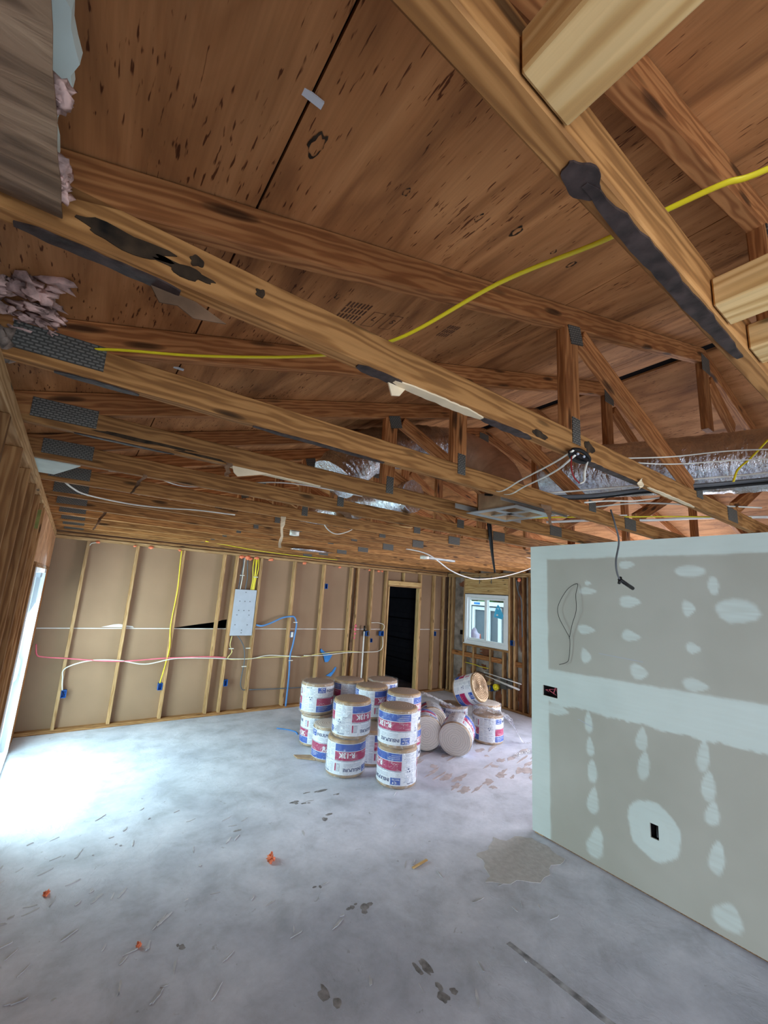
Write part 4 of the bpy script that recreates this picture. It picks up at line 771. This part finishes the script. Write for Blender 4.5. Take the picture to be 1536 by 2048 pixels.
for i, (a, r, m, lb) in enumerate((([(2.05, 1.75, 2.56), (2.30, 1.28, 2.535), (2.42, 1.0, 2.55), (2.50, .80, 2.55), (2.62, .52, 2.56), (2.7, .2, 2.56)], .022, 'greycable', 'thick grey cable bundle below the foil duct'),
        ([(1.95, 1.7, 2.545), (2.32, 1.32, 2.53), (2.42, 1.02, 2.535), (2.5, .84, 2.535), (2.6, .56, 2.54), (2.66, .2, 2.54)], .010, 'black', 'black cable running under the grey bundle'),
        ([(2.1, 1.5, 2.54), (2.28, 1.22, 2.56), (2.42, .98, 2.575), (2.5, .78, 2.585), (2.6, .54, 2.59), (2.68, .2, 2.60)], .007, 'white', 'white cable on top of the grey bundle'),
        ([(2.5, 1.9, 2.55), (2.7, 1.5, 2.56), (2.8, 1.2, 2.57), (3.0, .95, 2.56), (3.3, .7, 2.56)], .007, 'white', 'white cable sagging over the drywall partition'),
        ([(2.55, 2.3, 2.54), (2.8, 1.75, 2.54), (3.0, 1.4, 2.535), (3.2, 1.1, 2.535), (3.5, .8, 2.54)], .007, 'yellow', 'yellow cable running above the partition top'),
        ([(2.60, .50, 2.75), (2.55, .56, 2.66), (2.50, .60, 2.60), (2.49, .62, 2.54)], .007, 'yellow', 'yellow cable drooping in front of the foil duct at right'),
        ([(2.3, 2.2, 2.54), (2.5, 1.9, 2.535), (2.75, 1.6, 2.53), (2.95, 1.32, 2.53)], .006, 'white', 'short curled white cable left of the partition'),
        ([(2.05, 1.12, 2.43), (2.20, 1.08, 2.46), (2.32, 1.0, 2.47), (2.45, .93, 2.50)], .006, 'white', 'white cable tail curling under the third truss'),
        ([(2.9, 1.9, 2.535), (3.1, 1.6, 2.55), (3.25, 1.3, 2.54), (3.45, 1.05, 2.56), (3.6, .7, 2.55)], .014, 'pvc', 'pale conduit lying over the partition'),
        ([(-.20, 3.22, 2.50), (-.12, 3.33, 2.455), (-.03, 3.40, 2.435), (.216, 3.48, 2.43), (.45, 3.42, 2.43), (.62, 3.31, 2.432), (.9, 3.25, 2.432)], .007, 'white', 'white cable looping under the trusses at the left wall'),
        ([(.05, 3.02, 2.545), (.27, 2.93, 2.54), (.52, 3.03, 2.54), (.93, 2.46, 2.55), (1.5, 2.4, 2.56)], .006, 'white', 'thin white cable lying over the left ends of the trusses'),
        ([(2.9, 4.9, 2.55), (3.2, 4.5, 2.52), (3.49, 4.02, 2.45), (3.94, 4.0, 2.268), (4.25, 4.0, 2.20), (4.52, 4.0, 2.19), (5.0, 4.0, 2.26), (5.58, 4.0, 2.41), (5.9, 4.0, 2.53)], .011, 'pvc', 'long pale cable sagging in an arc beside the partition edge'),
        ([(3.9, 3.1, 2.50), (4.4, 3.1, 2.44), (4.9, 3.1, 2.45), (5.6, 3.1, 2.52)], .010, 'pvc', 'second pale cable sagging higher beside the partition edge'),
        ([(1.55, 3.1, 2.50), (1.62, 3.1, 2.41), (1.72, 3.1, 2.38), (1.86, 3.1, 2.44), (1.9, 3.12, 2.53)], .006, 'white', 'small white cable loop hanging near the middle trusses'),
        ([(1.3, 5.9, 2.45), (2.2, 6.3, 2.435), (3.0, 6.4, 2.432), (3.6, 6.42, 2.44)], .008, 'yellow', 'yellow cable lying under the last trusses by the brown wall'))):
    cable('cable', a, r, M[m], n=8, flat=.5 if i == 0 else .7, label=lb, cat='cable')
o = MB().tube(catmull([(2.885, 2.46, 2.60), (2.91, 2.455, 2.42), (2.925, 2.45, 2.30), (2.96, 2.45, 2.15)], 6), .02, 6, flat=.35, rfun=lambda i, k, r: r*(1.25-.045*i)).build('black_strap', M['black']); tagp(o, 'black webbing strap hanging down beside the partition', 'strap')
jbx = empty('ceiling_box', (1.60, 3.72, 2.40), 'white ceiling junction box under the trusses near the panel', 'junction box')
MB().tube([(0, 0, 0), (0, 0, .05)], .045, 8).build('box_shell', M['white'], jbx); MB().box((-.05, -.05, .035), (.05, -.045, .06)).build('hanger_plate', M['plate'], jbx)
jbx = empty('ceiling_box', (3.75, 4.30, 2.405), 'flat white ceiling box near the sagging pale cable', 'junction box')
MB().tube([(0, 0, 0), (0, 0, .04)], .06, 12).build('box_shell', M['white'], jbx); MB().box((.05, -.03, .005), (.55, .03, .03)).build('metal_bracket', M['sheetmetal'], jbx)
o = MB().lump((2.55, 5.3, 2.43), .22, 4, .3, 3, squash=(1.4, .5, .06)).build('foil_scrap', M['foil']); tagp(o, 'crumpled foil flap under the far trusses', 'foil scrap')
for (x, y, w_, lb) in ((2.0, 3.35, .5, 'loose pale board laid across the chords near the middle'), (4.2, 2.62, .6, 'loose pale board lying across chords beside the partition')):
    tagp(lumber('loose_board', (x-.4, y, 2.536), (x+w_, y-.25, 2.536), .15, .012, M['block']), lb, 'board')

# ------------------------------------------------------------ ducts
def duct(name, pts, r, mat, label, wr=.06, seg=28, n=14):
    P = catmull(pts, n)
    b = MB().tube(P, r, seg, rfun=lambda i, k, rr: rr*(1+wr*noise.noise(Vector((i*.55, math.cos(2*PI*k/seg)*2.2, math.sin(2*PI*k/seg)*2.2)))+wr*.5*math.sin(i*1.9)*.35))
    return tagp(b.build(name, mat), label, 'duct')
duct('insulated_duct', [(3.0, -.8, 2.74), (2.93, .0, 2.72), (2.88, .57, 2.735), (2.82, .84, 2.75), (2.72, 1.24, 2.78), (2.64, 1.52, 2.80), (2.60, 1.70, 2.80)], .172, M['foil'], 'large foil wrapped duct running under the ridge at right', .05)
duct('insulated_duct', [(1.22, 2.30, 2.60), (1.30, 2.30, 2.70), (1.48, 2.30, 2.85), (1.80, 2.28, 2.97), (2.12, 2.22, 3.02)], .155, M['foil'], 'foil duct arching over behind the fourth truss', .07)
duct('insulated_duct', [(2.13, 2.22, 3.02), (2.30, 2.15, 2.98), (2.40, 2.05, 2.88), (2.42, 1.97, 2.78), (2.40, 1.92, 2.66)], .16, M['ductboard'], 'brown lined duct elbow curving down to the metal register', .02)
duct('insulated_duct', [(2.0, 2.45, 2.66), (1.96, 2.7, 2.665), (1.9, 3.2, 2.665), (1.95, 4.0, 2.665), (2.2, 4.8, 2.665)], .125, M['foil'], 'lower foil duct resting on the chords toward the brown wall', .08)
rg = empty('ceiling_register', (2.12, 1.64, 2.44), 'open sheet metal ceiling register box hanging between trusses', 'register')
slab('z', 0.0, .004, -.19, .19, -.19, .19, [(-.14, .14, -.14, .14)]).build('flange', M['sheetmetal'], rg)
MB().box((-.14, -.14, 0), (-.136, .14, .12)).box((.136, -.14, 0), (.14, .14, .12)).box((-.14, -.14, 0), (.14, -.136, .12)).box((-.14, .136, 0), (.14, .14, .12)).build('box_sides', M['kraft'], rg)
MB().box((-.14, -.14, .12), (.14, .14, .125)).build('box_top', M['ductboard'], rg); MB().box((-.13, -.02, .003), (.13, .02, .008)).box((-.02, -.13, .003), (.02, .13, .008)).build('louvre_blades', M['sheetmetal'], rg)
MB().bar((-.30, -.17, .03), (.35, -.17, .03), .004, .03).build('hanger_rail', M['sheetmetal'], rg); MB().bar((-.30, .18, .03), (.35, .18, .03), .004, .03).build('hanger_rail', M['sheetmetal'], rg)

# ------------------------------------------------------------ insulation rolls
RH, RR = 0.37, 0.205
def text_mesh(txt, size, bold=.0):
    cu_ = bpy.data.curves.new('t', 'FONT'); cu_.body = txt; cu_.size = size; cu_.offset = bold; cu_.resolution_u = 3
    ob = bpy.data.objects.new('t', cu_); C.objects.link(ob); dg = bpy.context.evaluated_depsgraph_get(); dg.update()
    me = bpy.data.meshes.new_from_object(ob.evaluated_get(dg)); bpy.data.objects.remove(ob); return me
def wrap_text(bm, txt, size, th0, z0, R, bold=.0):
    me = text_mesh(txt, size, bold); tb = bmesh.new(); tb.from_mesh(me)
    n0 = len(bm.verts); vs = {}
    for v in tb.verts:
        th = math.radians(th0)+v.co.x/R; vs[v.index] = bm.verts.new((R*math.cos(th), R*math.sin(th), z0+v.co.y))
    for f in tb.faces:
        try: bm.faces.new([vs[v.index] for v in f.verts])
        except ValueError: pass
    w = max((v.co.x for v in tb.verts), default=0); tb.free(); bpy.data.meshes.remove(me); return math.degrees(w/R)
def patch(b, t0, t1, z0, z1, R, th=0.0004):
    n = max(1, int(abs(t1-t0)/6)); 
    for i in range(n):
        a, c = math.radians(t0+(t1-t0)*i/n), math.radians(t0+(t1-t0)*(i+1)/n)
        f = b.quad([(R*math.cos(a), R*math.sin(a), z0), (R*math.cos(c), R*math.sin(c), z0), (R*math.cos(c), R*math.sin(c), z1), (R*math.cos(a), R*math.sin(a), z1)]); f.smooth = True
def core_mesh(endmat, mat='kraft', seed=0):
    b = MB(); seg = 48; prof = [(.0, .004), (.9, .0), (.975, .006), (1.0, .022), (1.0, .10), (.995, .19), (1.0, .28), (1.0, RH-.022), (.975, RH-.006), (.9, RH), (.45, RH-.004), (0, RH-.002)]
    prev = None
    for j, (rr, z) in enumerate(prof):
        if rr == 0: ring = [b.bm.verts.new((0, 0, z))]
        else: ring = [b.bm.verts.new((RR*rr*(1+.012*noise.noise(Vector((math.cos(2*PI*k/seg)*1.5, math.sin(2*PI*k/seg)*1.5, z*3+seed))))*math.cos(2*PI*k/seg), RR*rr*(1+.012*noise.noise(Vector((math.cos(2*PI*k/seg)*1.5, math.sin(2*PI*k/seg)*1.5, z*3+seed))))*math.sin(2*PI*k/seg), z)) for k in range(seg)]
        if prev:
            for k in range(seg):
                a = prev[k % len(prev)]; c = prev[(k+1) % len(prev)]; d = ring[(k+1) % len(ring)]; e = ring[k % len(ring)]
                q = [a]+([c] if c is not a else [])+[d]+([e] if e is not d else [])
                f = b.bm.faces.new(q); f.smooth = True; f.material_index = 1 if (j <= 1 or j >= 9) else 0
        prev = ring
    return b
RL = RR+.004
def build_proto(kind):
    t = empty('insulation_roll')
    core_mesh(None).build('batt_roll', [M['kraft'], {'kraft': M['end_kraft'], 'pale': M['end_pale'], 'spiral': M['end_spiral']}[kind]], t)
    if kind == 'spiral':
        sp = []
        for i in range(7*40):
            a = i*2*PI/40; r_ = .018+(RR*.93-.018)*i/(7*40); r_ *= 1+.05*math.sin(3*a+.5)+.03*math.sin(5*a)
            sp.append((r_*math.cos(a), r_*math.sin(a), RH+.001))
        MB().tube(sp, .0036, 5).build('wound_kraft_layers', M['paperbrown'], t)
    b = MB(); patch(b, 0, 360, .035, .335, RL); sleeve = b.build('label_sleeve', M['label'], t)
    bl, mg, nv, wt, gy = MB(), MB(), MB(), MB(), MB(); R1 = RL+.0012; R2 = RL+.0022
    for off in (0, 180):
        patch(bl, off-2, off+116, .040, .108, R1); patch(mg, off-2, off+116, .114, .198, R1); patch(nv, off-2, off+116, .2025, .206, R1)
        patch(bl, off, off+28, .262, .325, R1)
        wrap_text(wt.bm, 'C', .03, off+11, .296, R2, .001); wrap_text(wt.bm, 'CertainTeed', .0135, off+3.5, .275, R2, .0003)
        patch(wt, off+19, off+22, .300, .316, R2)
        wrap_text(nv.bm, 'INSULPURE', .043, off+31, .272, R1+.0003, .0012); wrap_text(wt.bm, 'R-13K', .068, off+56, .124, R2, .0025)
        for i, (a, c) in enumerate(((3, 40), (3, 34), (3, 28))): patch(wt, off+a, off+c, .090-i*.016, .0925-i*.016, R2)
        wrap_text(wt.bm, '. - . - .', .03, off+8, .13, R2, .001)
        for i in range(3): patch(gy, off+36, off+88, .228+i*.012, .231+i*.012, R1)
        patch(gy, off+100, off+109, .228, .300, R1); patch(mg, off+111, off+115, .228, .300, R1)
        for i in range(5): patch(wt, off+100.8+i*1.6, off+101.6+i*1.6, .236, .292, R2)
        # fine print block
        random.seed(int(off)+3)
        for i in range(22):
            z = .050+i*.0125
            for (a, c) in ((120, 134), (136, 150), (152, 172)):
                if random.random() < .8: patch(gy, off+a, off+a+(c-a)*random.uniform(.55, 1), z, z+.004, R1)
        wrap_text(nv.bm, 'INSULPURE', .017, off+136, .312, R1, .0003)
        patch(nv, off+150, off+154, .20, .212, R1); patch(nv, off+158, off+161, .20, .21, R1); patch(nv, off+154, off+158, .178, .19, R1)
    bl.build('blue_band', M['lblue'], sleeve); mg.build('magenta_band', M['lmag'], sleeve); nv.build('navy_lettering', M['lnavy'], sleeve); wt.build('white_lettering', M['lwhite'], sleeve); gy.build('fine_print', M['lgrey'], sleeve)
    if kind == 'spiral': return t
    # clear wrap, ruffled above the rim
    b = MB(); seg = 64; rings = []
    for j, z in enumerate((.012, .03, .08, .14, .20, .26, .32, .355, .372, .380)):
        rr = {0: .985, 9: .93, 8: .99}.get(j, 1.0)
        ring = []
        for k in range(seg):
            a = 2*PI*k/seg; q = noise.noise(Vector((math.cos(a)*3, math.sin(a)*3, z*5)))*.006+noise.noise(Vector((math.cos(a)*12, math.sin(a)*12, z*6)))*.004
            R_ = (RL+.008)*rr+abs(q)
            ring.append(b.bm.verts.new((R_*math.cos(a), R_*math.sin(a), z+(q*2 if j > 7 else 0))))
        rings.append(ring)
    for i in range(len(rings)-1):
        for k in range(seg): f = b.bm.faces.new((rings[i][k], rings[i][(k+1) % seg], rings[i+1][(k+1) % seg], rings[i+1][k])); f.smooth = True
    b.build('plastic_wrap', M['wrap'], t)
    return t
protos = {k: build_proto(k) for k in ('kraft', 'pale', 'spiral')}
CAMAZ = lambda x, y: math.degrees(math.atan2(-y, -x))
def roll(x, y, z, A, label, flip=False, kind='kraft', tilt=None, group='insulation rolls standing in stacks'):
    o = copytree(protos[kind]); tagp(o, label, 'insulation roll', group)
    if tilt is not None: o.matrix_basis = tilt; return o
    if flip: rz = math.radians(CAMAZ(x, y)+A); o.matrix_basis = Matrix.Translation((x, y, z+RH)) @ Matrix.Rotation(rz, 4, 'Z') @ Matrix.Rotation(PI, 4, 'X')
    else: rz = math.radians(CAMAZ(x, y)-A); o.matrix_basis = Matrix.Translation((x, y, z)) @ Matrix.Rotation(rz, 4, 'Z')
    return o
Z2 = RH+.006
roll(3.03, 3.78, 0.0, 12, 'bottom roll of the nearest stack, its small logo near the floor', True)
roll(3.01, 3.77, Z2, 38, 'top roll of the nearest stack, inverted magenta band across its front', True)
roll(2.68, 4.24, 0.0, 84, 'bottom roll of the front left stack, large inverted R-13K lettering', True)
roll(2.71, 4.22, Z2, 118, 'top roll of the front left stack, mostly white label with flared plastic', True)
roll(2.80, 5.17, 0.0, 146, 'bottom roll of the leftmost stack, white fine print facing out', False)
roll(2.76, 5.16, Z2, -2, 'top roll of the leftmost stack, upright blue logo at its left', False)
roll(2.72, 4.67, 0.0, 78, 'single low roll with cream top tucked behind the front left stack', False, 'pale')
roll(3.10, 4.36, 0.0, 126, 'lower roll glimpsed between the two front stacks', True)
roll(3.31, 4.72, Z2, 128, 'top roll in the middle with open kraft rim and flared plastic', True)
roll(3.31, 4.75, 0.0, 100, 'hidden bottom roll under the middle flared roll', True)
roll(3.23, 5.16, Z2, 150, 'upper roll behind the front left stack, blue and magenta beside white print', True)
roll(3.24, 5.17, 0.0, 90, 'bottom roll under the back stack nearest the brown wall', True)
roll(3.68, 5.00, Z2, 150, 'rearmost upper roll just in front of the dark doorway', False)
roll(3.69, 5.02, 0.0, 60, 'rearmost bottom roll below the doorway stack', False)
roll(3.51, 4.30, Z2, 330, 'upper roll right behind the nearest stack, blue band at its top left', True)
roll(3.53, 4.30, 0.0, 330, 'bottom roll right behind the nearest stack', True)
# rolls lying down: local z becomes the roll axis
def lying(cx, cy, cz, axis, A):
    ax = Vector(axis).normalized(); q = ax.to_track_quat('Z', 'X').to_matrix().to_4x4()
    return Matrix.Translation((cx, cy, cz)) @ q @ Matrix.Rotation(math.radians(A), 4, 'Z') @ Matrix.Translation((0, 0, -RH/2))
gl_ = 'loose insulation rolls beside the stacks'
roll(0, 0, 0, 0, 'pale ended roll lying in front, its round end facing the camera', kind='pale', tilt=lying(4.24, 4.09, .215, (-.80, -.55, -.12), 40), group=gl_)
roll(0, 0, 0, 0, 'roll lying half hidden behind the nearest stack, pale end to the left', kind='pale', tilt=lying(3.98, 4.41, .215, (-.6, -.8, 0), 140), group=gl_)
roll(0, 0, 0, 0, 'tan ended roll lying behind the pale ended one', kind='pale', tilt=lying(4.34, 4.70, .215, (-.6, -.8, .0), 200), group=gl_)
roll(4.85, 4.77, 0, 60, 'open topped roll standing behind the pale ended roll', kind='kraft', group=gl_)
roll(0, 0, 0, 0, 'tilted roll on top of the pile, striped spiral end showing', kind='spiral', tilt=lying(4.97, 4.55, .60, (.18, -.86, .34), 100), group=gl_)
roll(4.98, 4.22, 0, 150, 'rightmost upright roll wrapped in loose clear plastic', kind='kraft', group=gl_)
roll(5.42, 4.62, 0, 20, 'roll behind the rightmost one with a white plastic cover', kind='pale', group=gl_)
for p_ in protos.values(): kill(p_)
# loose plastic film
def film(name, pts, w, label, seed=0, th=.0):
    P = catmull(pts, 6); b = MB(); rows = []
    for i, p in enumerate(P):
        d = (P[min(i+1, len(P)-1)]-P[max(i-1, 0)]).normalized(); sx = d.cross(Vector((0, 0, 1)));  sx = sx.normalized() if sx.length > .05 else Vector((1, 0, 0))
        ww = w[0]+(w[1]-w[0])*i/(len(P)-1); row = []
        for k in range(9):
            u = k/8-.5; row.append(b.bm.verts.new(p+sx*u*ww+Vector((0, 0, 1))*(.035*noise.noise(Vector((i*.5+seed, k*.9, seed))))*min(1, ww*6)))
        rows.append(row)
    for i in range(len(rows)-1):
        for k in range(8): f = b.bm.faces.new((rows[i][k], rows[i][k+1], rows[i+1][k+1], rows[i+1][k])); f.smooth = True
    return tagp(b.build(name, M['film']), label, 'plastic film')
film('plastic_film', [(4.98, 4.05, .40), (5.10, 4.02, .37), (5.22, 4.0, .25), (5.30, 3.95, .10), (5.35, 3.90, .012), (5.45, 3.85, .01)], (.20, .03), 'clear plastic tail trailing from the rightmost roll to the floor', 1)
film('plastic_film', [(4.55, 4.55, .40), (4.40, 4.50, .48), (4.22, 4.55, .56), (4.10, 4.62, .60), (4.02, 4.68, .52)], (.22, .12), 'crumpled plastic sleeve sticking up beside the stacks', 2)
film('plastic_film', [(4.75, 4.32, .36), (4.84, 4.22, .42), (5.02, 4.15, .41), (5.16, 4.12, .30)], (.35, .35), 'loose plastic sheet draped over the rightmost roll', 3)
film('plastic_film', [(2.62, 4.10, .62), (2.55, 4.15, .58), (2.50, 4.18, .50), (2.47, 4.2, .44)], (.16, .10), 'flap of plastic hanging from the front left top roll', 4)
film('plastic_film', [(4.75, 3.62, .006), (5.0, 3.66, .015), (5.25, 3.62, .006)], (.06, .10), 'scraps of clear plastic on the floor by the partition', 5)
film('plastic_film', [(4.45, 5.55, .02), (4.75, 5.45, .05), (5.05, 5.30, .02)], (.35, .35), 'white plastic sheet on the floor behind the tilted roll', 6)

# ------------------------------------------------------------ small things on the floor
for i, (x, y, r, lb) in enumerate(((1.434, 3.158, .022, 'orange foam lump on the open floor in the middle'), (.154, 3.509, .015, 'orange foam crumb on the floor at the far left'), (.574, 2.818, .012, 'orange foam crumb on the floor at lower left'))):
    b = MB().lump((x, y, r*.6), r, i, .6, 3, squash=(1, 1, .8))
    if i == 0: b.lump((x+.01, y+.03, .02), .015, 5, .6).lump((x-.012, y-.028, .014), .013, 6, .6)
    tagp(b.build('foam_crumb', M['orange']), lb, 'foam crumb')
tagp(lumber('wood_shim', (2.262, 2.583, .006), (2.415, 2.600, .010), .022, .008, M['block']), 'small tan wood shim lying on the floor', 'wood shim')
b = MB().prism([(2.36, 4.86, .004), (2.52, 4.78, .004), (2.60, 4.66, .004), (2.52, 4.62, .004), (2.42, 4.72, .004), (2.36, 4.76, .004)], (0, 0, 0), (0, 0, .012)); b.prism([(2.50, 4.70, .016), (2.60, 4.66, .03), (2.52, 4.62, .016)], (0, 0, 0), (0, 0, .004))
tagp(b.build('cardboard_scrap', M['kraft']), 'torn kraft scrap on the floor left of the front stack', 'cardboard scrap')
tagp(MB().tube(catmull([(2.55, 5.85, .01), (2.66, 5.72, .012), (2.72, 5.6, .01), (2.70, 5.5, .01)], 5), .010, 6, flat=.5).build('blue_tape_strip', M['bluetape']), 'twisted blue tape on the floor left of the leftmost stack', 'tape')
tagp(MB().prism([(3.07, 4.03, .0), (3.12, 4.02, .0), (3.10, 4.10, 0)], (0, 0, .001), (0, 0, .004)).build('paper_chip', M['paper']), 'tiny paper chip at the foot of the nearest stack', 'paper scrap')
